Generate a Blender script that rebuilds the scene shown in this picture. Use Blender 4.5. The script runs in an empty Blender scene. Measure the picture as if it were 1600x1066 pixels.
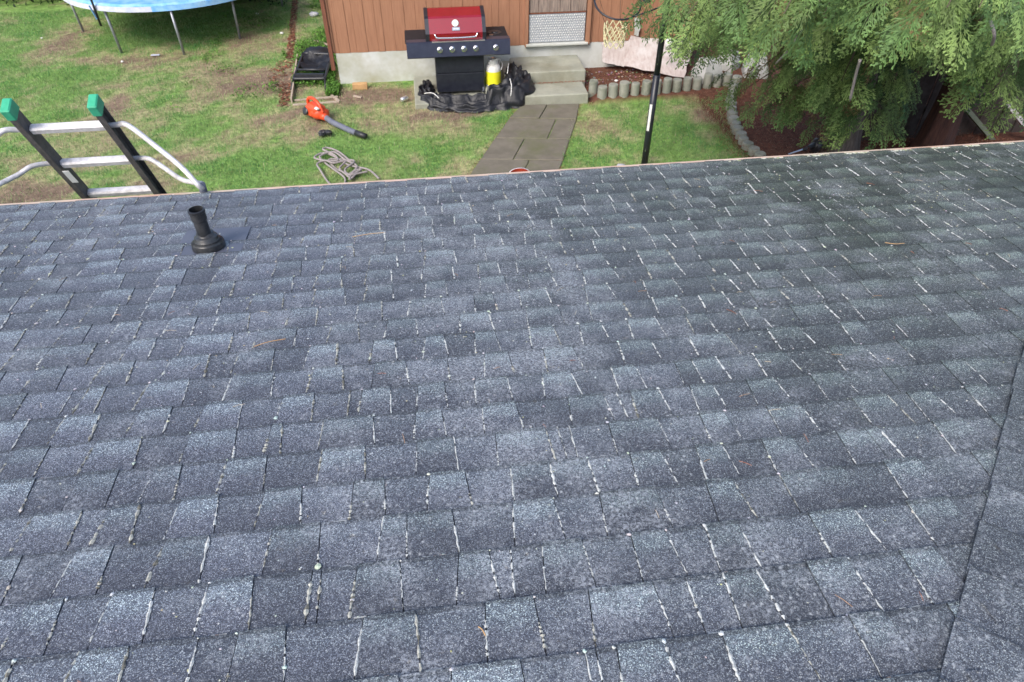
import bpy, math, random
import numpy as np
from mathutils import Vector, Matrix
random.seed(7); rng = np.random.default_rng(11)
C = bpy.context.scene.collection
S = bpy.context.scene
R = math.radians

# ------------------------------------------------------------------ camera
DEP, AZ, EYE = R(41.6), R(7.4), Vector((0, 0, 4.0))
Fw = Vector((math.sin(AZ)*math.cos(DEP), math.cos(AZ)*math.cos(DEP), -math.sin(DEP)))
Rt = Vector((math.cos(AZ), -math.sin(AZ), 0)); Up = Rt.cross(Fw)
cam = bpy.data.cameras.new('camera'); cam.sensor_width = 36; cam.lens = 24.0
cam.clip_start = 0.05; cam.clip_end = 600
co = bpy.data.objects.new('camera', cam); C.objects.link(co)
co.matrix_world = Matrix(((Rt.x, Up.x, -Fw.x, EYE.x), (Rt.y, Up.y, -Fw.y, EYE.y), (Rt.z, Up.z, -Fw.z, EYE.z), (0, 0, 0, 1)))
cam.dof.use_dof = True; cam.dof.focus_distance = 2.0; cam.dof.aperture_fstop = 10
S.camera = co

# ------------------------------------------------------------------ light
SUN = Vector((-0.50, -0.62, 0.78)).normalized()
w = bpy.data.worlds.new('World'); S.world = w; w.use_nodes = True
nt = w.node_tree; sky = nt.nodes.new('ShaderNodeTexSky'); sky.sky_type = 'NISHITA'; sky.sun_disc = False
sky.sun_elevation = math.asin(SUN.z); sky.sun_rotation = math.atan2(SUN.x, SUN.y); sky.dust_density = 3.0; sky.air_density = 1.0
nt.links.new(sky.outputs[0], nt.nodes['Background'].inputs[0]); nt.nodes['Background'].inputs[1].default_value = 0.15
sl = bpy.data.lights.new('sun', 'SUN'); sl.energy = 1.4; sl.angle = R(24); sl.color = (1, 0.95, 0.87)
so = bpy.data.objects.new('sun', sl); C.objects.link(so); so.rotation_euler = SUN.to_track_quat('Z', 'Y').to_euler(); so.location = (-5, -6, 12)
S.view_settings.view_transform = 'Standard'; S.view_settings.look = 'None'; S.view_settings.exposure = 0.95; S.view_settings.gamma = 1
S.view_settings.use_curve_mapping = False

# ------------------------------------------------------------------ calibration helpers (photo pixel -> world point)
def ray(px, py): return Fw + Rt*((px-800)/1067.0) - Up*((py-533)/1067.0)
def at(px, py, z=0.0):
    r = ray(px, py); return EYE + r*((z-EYE.z)/r.z)
def aty(px, py, y):
    r = ray(px, py); return EYE + r*(y/r.y)
def pv(p): return Vector(p)

# ------------------------------------------------------------------ materials
def nodes(name):
    m = bpy.data.materials.new(name); m.use_nodes = True; t = m.node_tree
    return m, t, t.nodes['Principled BSDF']
def N(t, kind, **kw):
    n = t.nodes.new(kind)
    for k, v in kw.items():
        if k in n.inputs: n.inputs[k].default_value = v
        else: setattr(n, k, v)
    return n
def mixc(t, fac, a, b, mode='MIX'):
    n = t.nodes.new('ShaderNodeMix'); n.data_type = 'RGBA'; n.blend_type = mode
    for k, v in ((0, fac), (6, a), (7, b)):
        if isinstance(v, (int, float)): n.inputs[k].default_value = v
        elif isinstance(v, tuple): n.inputs[k].default_value = v+(1,) if len(v) == 3 else v
        else: t.links.new(v, n.inputs[k])
    return n.outputs[2]
def ramp(t, fac, stops):
    n = t.nodes.new('ShaderNodeValToRGB'); e = n.color_ramp.elements
    while len(e) < len(stops): e.new(0.5)
    for i, (p, c) in enumerate(stops):
        e[i].position = p; e[i].color = (c, c, c, 1) if isinstance(c, (int, float)) else c+(1,)
    t.links.new(fac, n.inputs[0]); return n.outputs[0]
def coords(t, kind='Object'): return t.nodes.new('ShaderNodeTexCoord').outputs[kind]
def geo(t): return t.nodes.new('ShaderNodeNewGeometry').outputs['Position']
def noise(t, vec, scale, detail=4, rough=0.6):
    n = N(t, 'ShaderNodeTexNoise', Scale=scale, Detail=detail, Roughness=rough); t.links.new(vec, n.inputs['Vector']); return n.outputs['Fac']
def stretch(t, vec, sc):
    n = N(t, 'ShaderNodeMapping'); n.inputs['Scale'].default_value = sc; t.links.new(vec, n.inputs['Vector']); return n.outputs[0]
def bump(t, b, h, strength, dist=0.002):
    n = N(t, 'ShaderNodeBump', Strength=strength, Distance=dist); t.links.new(h, n.inputs['Height']); t.links.new(n.outputs[0], b.inputs['Normal'])
def pm(name, c1, c2=None, scale=12.0, rough=0.6, bmp=0.3, metal=0.0, dirt=None, sc=(1, 1, 1), lo=0.35, hi=0.65, bdist=0.002, spec=0.5):
    m, t, b = nodes(name); c2 = c2 or tuple(x*0.75 for x in c1)
    v = stretch(t, geo(t), sc)
    n1 = noise(t, v, scale); f = ramp(t, n1, [(lo, 0.0), (hi, 1.0)])
    col = mixc(t, f, c1, c2)
    if dirt:
        n2 = noise(t, geo(t), scale*0.35, 5, 0.7); col = mixc(t, ramp(t, n2, [(0.48, 0.0), (0.7, 0.85)]), col, dirt)
    t.links.new(col, b.inputs['Base Color']); b.inputs['Roughness'].default_value = rough; b.inputs['Metallic'].default_value = metal
    b.inputs['Specular IOR Level'].default_value = spec
    if bmp: bump(t, b, noise(t, v, scale*4, 4), bmp, bdist)
    return m
def attr_mat(name, rough=0.7, nscale=60, var=0.35, transl=0.0, spec=0.3):
    m, t, b = nodes(name); a = N(t, 'ShaderNodeAttribute', attribute_name='col')
    f = noise(t, geo(t), nscale, 3)
    col = mixc(t, 1.0, a.outputs['Color'], ramp(t, f, [(0.3, 1-var), (0.7, 1+var)]), 'MULTIPLY')
    t.links.new(col, b.inputs['Base Color']); b.inputs['Roughness'].default_value = rough; b.inputs['Specular IOR Level'].default_value = spec
    if transl:
        tr = t.nodes.new('ShaderNodeBsdfTranslucent'); mx = t.nodes.new('ShaderNodeMixShader'); mx.inputs[0].default_value = transl
        t.links.new(col, tr.inputs[0]); t.links.new(b.outputs[0], mx.inputs[1]); t.links.new(tr.outputs[0], mx.inputs[2])
        t.links.new(mx.outputs[0], t.nodes['Material Output'].inputs[0])
    return m

def shingle_material():
    m, t, b = nodes('asphalt_granules'); g = geo(t)
    a = N(t, 'ShaderNodeAttribute', attribute_name='col')
    sep = N(t, 'ShaderNodeSeparateColor'); t.links.new(a.outputs['Color'], sep.inputs[0])   # R tone, G position down the tab, B random
    vo = N(t, 'ShaderNodeTexVoronoi', Scale=560.0); t.links.new(g, vo.inputs['Vector'])
    sv = N(t, 'ShaderNodeSeparateColor'); t.links.new(vo.outputs['Color'], sv.inputs[0])
    gr = ramp(t, sv.outputs[0], [(0.0, (0.018, 0.020, 0.031)), (0.38, (0.050, 0.056, 0.080)), (0.68, (0.104, 0.117, 0.156)), (0.90, (0.235, 0.258, 0.315)), (1.0, (0.50, 0.53, 0.57))])
    fine = noise(t, g, 900, 2); gr = mixc(t, 1.0, gr, ramp(t, fine, [(0.3, 0.6), (0.7, 1.4)]), 'MULTIPLY')
    # blend bands of lighter granules on the upper part of the raised tabs
    wob = noise(t, g, 22, 3)
    ad = N(t, 'ShaderNodeMath', operation='MULTIPLY_ADD'); t.links.new(wob, ad.inputs[0]); ad.inputs[1].default_value = 0.55; t.links.new(sep.outputs[1], ad.inputs[2])
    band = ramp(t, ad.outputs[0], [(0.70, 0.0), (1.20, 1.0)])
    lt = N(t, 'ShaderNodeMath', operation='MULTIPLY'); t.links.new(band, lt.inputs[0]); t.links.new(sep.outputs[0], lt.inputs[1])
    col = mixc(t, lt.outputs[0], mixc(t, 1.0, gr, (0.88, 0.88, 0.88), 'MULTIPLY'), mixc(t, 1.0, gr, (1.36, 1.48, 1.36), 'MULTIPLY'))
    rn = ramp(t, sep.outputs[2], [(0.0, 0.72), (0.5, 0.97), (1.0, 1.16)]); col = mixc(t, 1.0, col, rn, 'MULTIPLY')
    # darker granule band at the top of the exposure, worn butt edge with the course shadow line painted in
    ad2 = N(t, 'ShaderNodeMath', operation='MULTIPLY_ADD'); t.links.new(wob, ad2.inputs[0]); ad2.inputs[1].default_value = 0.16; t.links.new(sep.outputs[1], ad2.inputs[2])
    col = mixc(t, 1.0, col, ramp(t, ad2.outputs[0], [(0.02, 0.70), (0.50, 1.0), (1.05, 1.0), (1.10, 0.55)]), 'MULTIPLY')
    # dark algae streaks near the tree over a painted fade of sky reflection, a band of paler lichen scale in the middle
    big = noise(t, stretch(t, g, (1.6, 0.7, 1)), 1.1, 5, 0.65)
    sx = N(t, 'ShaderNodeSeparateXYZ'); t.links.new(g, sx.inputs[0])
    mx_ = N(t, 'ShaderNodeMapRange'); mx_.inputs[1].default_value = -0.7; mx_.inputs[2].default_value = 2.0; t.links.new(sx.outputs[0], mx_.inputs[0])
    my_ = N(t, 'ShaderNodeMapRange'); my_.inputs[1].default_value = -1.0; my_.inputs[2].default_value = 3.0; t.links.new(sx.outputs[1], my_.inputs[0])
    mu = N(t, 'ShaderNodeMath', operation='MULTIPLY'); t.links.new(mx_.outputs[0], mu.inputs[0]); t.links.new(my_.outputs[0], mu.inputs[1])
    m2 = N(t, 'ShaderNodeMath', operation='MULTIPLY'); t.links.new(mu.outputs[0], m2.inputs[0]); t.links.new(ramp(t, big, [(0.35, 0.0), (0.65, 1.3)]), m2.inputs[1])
    col = mixc(t, mu.outputs[0], col, mixc(t, 1.0, col, (0.97, 0.97, 0.76), 'MULTIPLY'))  # bluish to neutral: sky reflection fading to the right, put into the colour
    col = mixc(t, m2.outputs[0], col, mixc(t, 1.0, col, (0.50, 0.53, 0.46), 'MULTIPLY'))  # algae darkening, with the weaker sky reflection painted into it too
    ds = N(t, 'ShaderNodeMath', operation='SUBTRACT'); t.links.new(sx.outputs[0], ds.inputs[0]); ds.inputs[1].default_value = 0.22
    da = N(t, 'ShaderNodeMath', operation='ABSOLUTE'); t.links.new(ds.outputs[0], da.inputs[0])
    bm2 = N(t, 'ShaderNodeMapRange'); t.links.new(da.outputs[0], bm2.inputs[0]); bm2.inputs[1].default_value = 0.05; bm2.inputs[2].default_value = 0.75; bm2.inputs[3].default_value = 0.08; bm2.inputs[4].default_value = 0.0
    v2 = N(t, 'ShaderNodeTexVoronoi', Scale=62.0); t.links.new(g, v2.inputs['Vector'])
    n3_ = N(t, 'ShaderNodeMath', operation='ADD'); t.links.new(noise(t, g, 2.3, 4, 0.7), n3_.inputs[0]); t.links.new(bm2.outputs[0], n3_.inputs[1]); n3 = n3_.outputs[0]; n4 = noise(t, g, 120, 3)
    k = N(t, 'ShaderNodeMath', operation='MULTIPLY'); t.links.new(ramp(t, v2.outputs['Distance'], [(0.12, 1.0), (0.34, 0.0)]), k.inputs[0]); t.links.new(ramp(t, n3, [(0.44, 0.0), (0.60, 1.0)]), k.inputs[1])
    k2 = N(t, 'ShaderNodeMath', operation='MULTIPLY'); t.links.new(k.outputs[0], k2.inputs[0]); t.links.new(ramp(t, n4, [(0.42, 0.0), (0.6, 0.75)]), k2.inputs[1])
    col = mixc(t, k2.outputs[0], col, (0.46, 0.48, 0.49))
    # scuffed, bleached areas with granules lost
    s1_ = N(t, 'ShaderNodeMath', operation='ADD'); t.links.new(noise(t, g, 4.5, 6, 0.75), s1_.inputs[0]); t.links.new(bm2.outputs[0], s1_.inputs[1]); sc1 = s1_.outputs[0]; sc2 = noise(t, g, 130, 4, 0.75)
    ks = N(t, 'ShaderNodeMath', operation='MULTIPLY'); t.links.new(ramp(t, sc1, [(0.52, 0.0), (0.66, 1.0)]), ks.inputs[0]); t.links.new(ramp(t, sc2, [(0.46, 0.0), (0.60, 0.55)]), ks.inputs[1])
    col = mixc(t, ks.outputs[0], col, (0.42, 0.45, 0.49))
    rust = noise(t, g, 35, 3); col = mixc(t, ramp(t, rust, [(0.66, 0.0), (0.76, 0.45)]), col, mixc(t, 1.0, col, (1.5, 1.15, 0.7), 'MULTIPLY'))
    t.links.new(col, b.inputs['Base Color']); b.inputs['Roughness'].default_value = 0.55; b.inputs['Specular IOR Level'].default_value = 0.7
    bump(t, b, sv.outputs[1], 0.55, 0.0015)
    return m
M = {}
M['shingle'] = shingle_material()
M['lichen'] = attr_mat('lichen', 0.9, 300, 0.3)
M['underlay'] = pm('underlay', (0.012, 0.012, 0.014), rough=0.9)
M['siding'] = pm('siding_stain', (0.345, 0.172, 0.102), (0.27, 0.13, 0.076), 7, 0.8, 0.3, sc=(6, 6, 0.5), lo=0.3, hi=0.7)
M['sidedark'] = pm('trim_stain', (0.20, 0.07, 0.04), (0.13, 0.05, 0.03), 7, 0.75, 0.3, sc=(5, 5, 0.6))
M['concrete'] = pm('painted_concrete', (0.58, 0.60, 0.60), (0.45, 0.47, 0.44), 2.5, 0.85, 0.3, dirt=(0.33, 0.32, 0.22))
M['step'] = pm('step_concrete', (0.33, 0.335, 0.275), (0.26, 0.27, 0.225), 4, 0.9, 0.5, dirt=(0.19, 0.185, 0.13))
M['paver'] = pm('paver_concrete', (0.125, 0.112, 0.088), (0.165, 0.148, 0.118), 5, 0.9, 0.6, dirt=(0.11, 0.115, 0.055))
M['weathered'] = pm('weathered_wood', (0.30, 0.235, 0.20), (0.17, 0.135, 0.12), 10, 0.85, 0.5, sc=(5, 5, 0.4), lo=0.4, hi=0.6)
M['alu'] = pm('bright_aluminium', (0.78, 0.80, 0.84), (0.68, 0.70, 0.75), 10, 0.33, 0.05, 0.85)
M['chrome'] = pm('chrome', (0.85, 0.86, 0.88), (0.8, 0.8, 0.82), 10, 0.15, 0, 1.0)
M['rung'] = pm('weathered_aluminium', (0.74, 0.72, 0.73), (0.58, 0.56, 0.57), 30, 0.5, 0.2, 0.25, dirt=(0.38, 0.36, 0.35))
M['rail'] = pm('dark_fibreglass', (0.060, 0.056, 0.056), (0.11, 0.10, 0.10), 18, 0.6, 0.3, dirt=(0.15, 0.14, 0.13), sc=(3, 3, 1))
M['green'] = pm('green_plastic', (0.03, 0.33, 0.18), (0.05, 0.40, 0.23), 20, 0.45, 0.1)
M['rubber'] = pm('grey_rubber', (0.11, 0.12, 0.16), (0.15, 0.16, 0.20), 20, 0.6, 0.2)
M['black'] = pm('black_plastic', (0.018, 0.019, 0.023), (0.030, 0.031, 0.036), 20, 0.42, 0.1)
M['bootrubber'] = pm('boot_rubber', (0.010, 0.011, 0.013), (0.02, 0.021, 0.024), 20, 0.32, 0.15, dirt=(0.05, 0.052, 0.055))
M['blackmetal'] = pm('black_powder_coat', (0.014, 0.016, 0.026), (0.022, 0.025, 0.036), 15, 0.35, 0.05, 0.1)
M['shelf'] = pm('matt_black_shelf', (0.012, 0.013, 0.018), (0.02, 0.021, 0.026), 15, 0.6, 0.05, spec=0.3)
M['panel'] = pm('blue_black_enamel', (0.035, 0.04, 0.07), (0.045, 0.052, 0.085), 15, 0.28, 0.03, 0.3)
M['red'] = pm('red_enamel', (0.23, 0.005, 0.015), (0.205, 0.004, 0.013), 5, 0.12, 0.0, 0.0, spec=0.9)
M['white'] = pm('white_enamel', (0.78, 0.78, 0.76), (0.66, 0.66, 0.64), 15, 0.4, 0.05)
M['yellow'] = pm('yellow_label', (0.86, 0.83, 0.03), (0.8, 0.76, 0.03), 20, 0.4, 0.0)
M['grey'] = pm('grey_badge', (0.33, 0.38, 0.44), (0.28, 0.32, 0.38), 30, 0.3, 0.0, 0.6)
M['tarp'] = pm('black_cover_fabric', (0.007, 0.008, 0.012), (0.012, 0.013, 0.018), 9, 0.5, 0.5, bdist=0.01)
M['blue'] = pm('blue_vinyl', (0.10, 0.33, 0.72), (0.28, 0.52, 0.78), 6, 0.45, 0.2, dirt=(0.35, 0.50, 0.62))
M['bluepale'] = pm('faded_vinyl', (0.55, 0.56, 0.66), (0.42, 0.46, 0.62), 10, 0.6, 0.2)
M['galv'] = pm('galvanised_steel', (0.34, 0.36, 0.40), (0.25, 0.27, 0.31), 25, 0.45, 0.15, 0.6)
M['plate'] = pm('tread_plate', (0.42, 0.45, 0.50), (0.36, 0.39, 0.44), 10, 0.55, 0.05, 0.4)
M['net'] = pm('rope_net', (0.62, 0.58, 0.36), (0.52, 0.48, 0.30), 60, 0.9, 0.3)
M['bark'] = pm('cedar_bark', (0.115, 0.050, 0.036), (0.060, 0.030, 0.024), 9, 0.95, 1.0, sc=(4, 4, 0.35), bdist=0.02)
M['barkgrey'] = pm('grey_bark', (0.20, 0.165, 0.14), (0.10, 0.08, 0.07), 9, 0.95, 1.0, sc=(4, 4, 0.35), bdist=0.02)
M['twig'] = pm('twig', (0.11, 0.08, 0.06), (0.08, 0.055, 0.04), 30, 0.9, 0.3)
M['leaf'] = attr_mat('cedar_leaf', 0.6, 14, 0.35, 0.25)
M['blade'] = attr_mat('grass_blade', 0.6, 9, 0.25, 0.3)
M['log'] = pm('treated_log', (0.20, 0.215, 0.18), (0.28, 0.28, 0.24), 10, 0.85, 0.5, dirt=(0.10, 0.12, 0.085), sc=(1, 1, 0.4))
M['logtop'] = pm('log_end', (0.16, 0.18, 0.145), (0.20, 0.215, 0.18), 30, 0.85, 0.4)
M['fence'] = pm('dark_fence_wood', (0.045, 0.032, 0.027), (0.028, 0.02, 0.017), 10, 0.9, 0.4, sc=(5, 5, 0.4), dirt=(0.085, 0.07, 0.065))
M['beam'] = pm('mossy_beam', (0.165, 0.19, 0.14), (0.12, 0.145, 0.10), 12, 0.9, 0.4)
M['ply'] = pm('peeling_plywood', (0.46, 0.41, 0.40), (0.36, 0.30, 0.285), 11, 0.9, 0.4, dirt=(0.52, 0.50, 0.50), sc=(2.5, 1, 0.6))
M['pier'] = pm('pier_concrete', (0.44, 0.45, 0.44), (0.34, 0.35, 0.34), 8, 0.9, 0.4, dirt=(0.20, 0.22, 0.17))
M['orange'] = pm('orange_plastic', (0.72, 0.085, 0.022), (0.60, 0.06, 0.02), 25, 0.4, 0.1)
M['bucket'] = pm('bucket_plastic', (0.36, 0.045, 0.015), (0.26, 0.03, 0.012), 25, 0.5, 0.1)
M['rope'] = pm('grey_rope', (0.34, 0.30, 0.295), (0.24, 0.215, 0.21), 80, 0.95, 0.8)
M['tan'] = pm('tan_wood', (0.50, 0.31, 0.14), (0.40, 0.24, 0.11), 12, 0.8, 0.3)
M['oldwood'] = pm('old_plank', (0.46, 0.38, 0.31), (0.33, 0.26, 0.20), 14, 0.9, 0.4, sc=(1, 3, 1))
M['stone'] = pm('pale_stone', (0.48, 0.49, 0.53), (0.36, 0.37, 0.40), 14, 0.8, 0.4)
M['drip'] = pm('faded_drip_edge', (0.60, 0.46, 0.38), (0.46, 0.30, 0.22), 4, 0.6, 0.2, dirt=(0.40, 0.42, 0.33))
M['wallpaint'] = pm('house_wall_paint', (0.55, 0.55, 0.52), (0.50, 0.50, 0.48), 3, 0.8, 0.2)
M['flash'] = pm('lead_flashing', (0.085, 0.095, 0.135), (0.115, 0.125, 0.165), 9, 0.45, 0.2, 0.2)
M['attr'] = attr_mat('litter', 0.9, 80, 0.3)

# ------------------------------------------------------------------ mesh builders
class MB:
    def __init__(s): s.v = []; s.f = []; s.c = []
    def add(s, vs, fs, col=None):
        o = len(s.v); s.v += [tuple(p) for p in vs]; s.f += [tuple(i+o for i in f) for f in fs]
        if col is not None: s.c += [col if not isinstance(col, list) else col[i] for i in range(len(vs))] if not isinstance(col, list) else col
    def box(s, c, size, ax=None, bev=0.0):
        c = Vector(c); hx, hy, hz = (d/2 for d in size)
        X, Y, Z = ax if ax else (Vector((1, 0, 0)), Vector((0, 1, 0)), Vector((0, 0, 1)))
        if not bev:
            vs = [c+X*(hx*a)+Y*(hy*b)+Z*(hz*d) for d in (-1, 1) for b in (-1, 1) for a in (-1, 1)]
            s.add(vs, [(0, 2, 3, 1), (4, 5, 7, 6), (0, 1, 5, 4), (2, 6, 7, 3), (0, 4, 6, 2), (1, 3, 7, 5)])
        else:
            q = min(bev, hx*.9, hy*.9, hz*.9); lv = [(-hz, q), (-hz+q, 0), (hz-q, 0), (hz, q)]; vs = []
            for z, ins in lv:
                x, y = hx-ins, hy-ins; k = q*0.8
                for a, b in ((x, y-k), (x-k, y), (-x+k, y), (-x, y-k), (-x, -y+k), (-x+k, -y), (x-k, -y), (x, -y+k)): vs.append(c+X*a+Y*b+Z*z)
            fs = [tuple(range(7, -1, -1)), tuple(range(24, 32))]
            for l in range(3):
                for i in range(8): j = (i+1) % 8; fs.append((l*8+i, l*8+j, l*8+8+j, l*8+8+i))
            s.add(vs, fs)
        return s
    def span(s, a, b, w, h, bev=0.0, up=(0, 0, 1)):
        a, b = Vector(a), Vector(b); Z = (b-a).normalized(); X = Vector(up).cross(Z)
        if X.length < 1e-4: X = Vector((1, 0, 0))
        X.normalize(); Y = Z.cross(X); return s.box((a+b)/2, (w, h, (b-a).length), (X, Y, Z), bev)
    def tube(s, pts, rad, n=8, closed=False, cap=True, col=None):
        pts = [Vector(p) for p in pts]; m = len(pts); rs = rad if isinstance(rad, (list, tuple)) else [rad]*m; vs = []; X = None
        for i, p in enumerate(pts):
            if closed: d = pts[(i+1) % m]-pts[i-1]
            else: d = pts[min(i+1, m-1)]-pts[max(i-1, 0)]
            if d.length < 1e-7: d = Vector((0, 0, 1))
            d.normalize()
            if X is None: X = d.cross(Vector((0.3, 0.2, 0.9))).normalized()
            X = (X-d*X.dot(d)).normalized(); Y = d.cross(X)
            for k in range(n): a = 2*math.pi*k/n; vs.append(p+(X*math.cos(a)+Y*math.sin(a))*rs[i])
        fs = []
        for i in range(m if closed else m-1):
            for k in range(n): a, b = i*n+k, i*n+(k+1) % n; c_, d_ = ((i+1) % m)*n+(k+1) % n, ((i+1) % m)*n+k; fs.append((a, b, c_, d_))
        if cap and not closed: fs += [tuple(range(n-1, -1, -1)), tuple((m-1)*n+k for k in range(n))]
        s.add(vs, fs, col); return s
    def lathe(s, base, prof, n=24, axis=(0, 0, 1), cap=True):
        Z = Vector(axis).normalized(); X = Z.orthogonal().normalized(); Y = Z.cross(X); base = Vector(base); vs = []
        for r, z in prof:
            for k in range(n): a = 2*math.pi*k/n; vs.append(base+(X*math.cos(a)+Y*math.sin(a))*r+Z*z)
        fs = [(i*n+k, i*n+(k+1) % n, (i+1)*n+(k+1) % n, (i+1)*n+k) for i in range(len(prof)-1) for k in range(n)]
        if cap: fs += [tuple(range(n-1, -1, -1)), tuple((len(prof)-1)*n+k for k in range(n))]
        s.add(vs, fs); return s
    def blob(s, c, size, seed=0, jit=0.15, col=None, n=8, m=5):
        r = random.Random(seed); vs = []; c = Vector(c)
        for i in range(m+1):
            th = math.pi*i/m
            for k in range(n):
                ph = 2*math.pi*k/n; q = 1+r.uniform(-jit, jit)
                if i in (0, m): q = 1
                vs.append(c+Vector((math.sin(th)*math.cos(ph)*size[0]*q, math.sin(th)*math.sin(ph)*size[1]*q, math.cos(th)*size[2]*q)))
        fs = [(i*n+k, (i+1)*n+k, (i+1)*n+(k+1) % n, i*n+(k+1) % n) for i in range(m) for k in range(n)]
        s.add(vs, fs, col); return s
    def prism(s, poly, axis_pt0, axis_pt1):
        """poly: list of (y,z) pairs extruded along x from axis_pt0 to axis_pt1"""
        n = len(poly); vs = [(axis_pt0, y, z) for y, z in poly]+[(axis_pt1, y, z) for y, z in poly]
        s.add(vs, [tuple(range(n)), tuple(range(2*n-1, n-1, -1))]+[(i, i+n, (i+1) % n+n, (i+1) % n) for i in range(n)]); return s
    def build(s, name, m, parent=None, smooth=False, **props):
        me = bpy.data.meshes.new(name); me.from_pydata(s.v, [], s.f); me.update()
        if s.c:
            a = me.color_attributes.new('col', 'FLOAT_COLOR', 'POINT'); a.data.foreach_set('color', np.array([tuple(c)+(1.0,) for c in s.c], 'f').ravel())
        me.materials.append(m if not isinstance(m, str) else M[m])
        if smooth: me.polygons.foreach_set('use_smooth', [True]*len(me.polygons))
        o = bpy.data.objects.new(name, me); C.objects.link(o)
        if parent: o.parent = parent; o.matrix_parent_inverse = parent.matrix_basis.inverted()
        for k, v in props.items(): o[k] = v
        return o
def npmesh(name, V, F, cols, m, parent=None, nper=3, smooth=False, **props):
    """V (n,3), F (k,nper) ints, cols (n,3) per vertex"""
    me = bpy.data.meshes.new(name); nf = len(F)
    me.vertices.add(len(V)); me.vertices.foreach_set('co', np.asarray(V, 'f').ravel())
    me.loops.add(nf*nper); me.loops.foreach_set('vertex_index', np.asarray(F, 'i').ravel())
    me.polygons.add(nf); me.polygons.foreach_set('loop_start', np.arange(0, nf*nper, nper, dtype='i'))
    me.update(calc_edges=True); me.validate()
    if cols is not None:
        a = me.color_attributes.new('col', 'FLOAT_COLOR', 'POINT'); q = np.ones((len(V), 4), 'f'); q[:, :3] = cols; a.data.foreach_set('color', q.ravel())
    me.materials.append(M[m])
    if smooth: me.polygons.foreach_set('use_smooth', [True]*nf)
    o = bpy.data.objects.new(name, me); C.objects.link(o)
    if parent: o.parent = parent; o.matrix_parent_inverse = parent.matrix_basis.inverted()
    for k, v in props.items(): o[k] = v
    return o
def thing(name, label, cat, loc=(0, 0, 0), group=None):
    o = bpy.data.objects.new(name, None); C.objects.link(o); o.location = loc; o.empty_display_size = 0.1
    o['label'] = label; o['category'] = cat
    if group: o['group'] = group
    return o
def smooth_path(pts, k=6, closed=False):
    pts = [Vector(p) for p in pts]; n = len(pts); out = []
    rngi = range(n) if closed else range(n-1)
    for i in rngi:
        g = (lambda j: pts[j % n]) if closed else (lambda j: pts[max(0, min(n-1, j))])
        p0, p1, p2, p3 = g(i-1), g(i), g(i+1), g(i+2)
        for q in range(k):
            t = q/k; out.append(0.5*((2*p1)+(p2-p0)*t+(2*p0-5*p1+4*p2-p3)*t*t+(3*p1-p0-3*p2+p3)*t**3))
    if not closed: out.append(pts[-1])
    return out

# ------------------------------------------------------------------ value noise for the lawn
class VN:
    def __init__(s, seed): s.g = np.random.default_rng(seed).random((256, 256))
    def at(s, x, y, sc):
        x = np.asarray(x)*sc+100; y = np.asarray(y)*sc+100; xi = np.floor(x).astype(int); yi = np.floor(y).astype(int)
        fx = x-xi; fy = y-yi; fx = fx*fx*(3-2*fx); fy = fy*fy*(3-2*fy); g = s.g; m = 255
        return (g[xi & m, yi & m]*(1-fx)+g[(xi+1) & m, yi & m]*fx)*(1-fy)+(g[xi & m, (yi+1) & m]*(1-fx)+g[(xi+1) & m, (yi+1) & m]*fx)*fy
    def fbm(s, x, y, sc, o=4):
        r = 0; a = 0.5; t = 0
        for i in range(o): r = r+a*s.at(x, y, sc*2**i); t += a; a *= 0.55
        return r/t
vn1, vn2, vn3, vn4 = VN(1), VN(2), VN(3), VN(4)
patches = []   # (x, y, rx, ry, dirtiness)
for px, py, rx, ry, k in [(110, 60, .40, 1.3, .85), (60, 300, .55, .35, 1.0), (170, 180, .35, 1.1, .75), (215, 285, .25, .5, .6), (310, 110, .7, .35, .55),
                          (230, 95, .5, .3, .55), (400, 130, .7, .5, 1.0), (440, 180, .5, .35, .9), (580, 150, .7, .28, 1.9), (700, 178, .6, .15, 1.2), (440, 120, .35, .5, .9), (720, 170, .6, .2, .6), (380, 70, .45, .6, .55), (630, 190, .8, .35, .5),
                          (470, 210, .4, .25, .45), (930, 200, .25, .3, .45), (1100, 180, .25, .4, .4), (610, 150, .35, .3, .5), (975, 215, .3, .2, .4),
                          (430, 250, -.5, .35, .9), (340, 270, -.6, .4, .7), (20, 130, -.6, .9, .7), (650, 230, -.5, .3, .6), (1060, 220, -.4, .4, .5), (250, 40, -1.3, .8, .7), (560, 225, -.3, .2, .5), (60, 20, -.6, .8, .4)]:
    p = at(px, py); patches.append((p.x, p.y, rx, ry, k))
def dirt_field(x, y):
    d = (vn1.fbm(x, y, 1.3, 5)-0.47)*1.7+(vn2.fbm(x, y, 6.0, 3)-0.5)*1.5+0.10
    for px, py, rx, ry, k in patches:
        e = np.exp(-(((x-px)/rx)**2+((y-py)/ry)**2)); d = d+e*k*(1 if rx > 0 else -1)*0.9
    return np.clip(d, 0, 1)
def blocked(x, y):
    """true where no lawn grows"""
    b = (y < 3.9) | ((y > 10.62) & (x > -1.35) & (x < 4.3))
    L = np.interp(y, [4.0, 7.52, 9.25], [-.6, .47, 1.23]); Rr = np.interp(y, [4.0, 7.47, 9.42], [.2, 1.52, 2.2])
    b |= (y < 9.5) & (x > L) & (x < Rr)
    b |= (x > -.12) & (x < 2.42) & (y > 9.6) & (y < 10.7)
    b |= (x > 2.3) & (y > 9.5) & (y < 12)
    ex = np.interp(y, [4, 7.5, 7.92, 8.5, 9.26, 9.6], [3.95, 4.05, 4.0, 4.1, 4.3, 4.45]); b |= (x > ex)
    tr = np.interp(y, [9.9, 15.4], [-1.99, -2.42]); b |= (np.abs(x-tr) < .07) & (y > 9.9)
    return b

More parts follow.
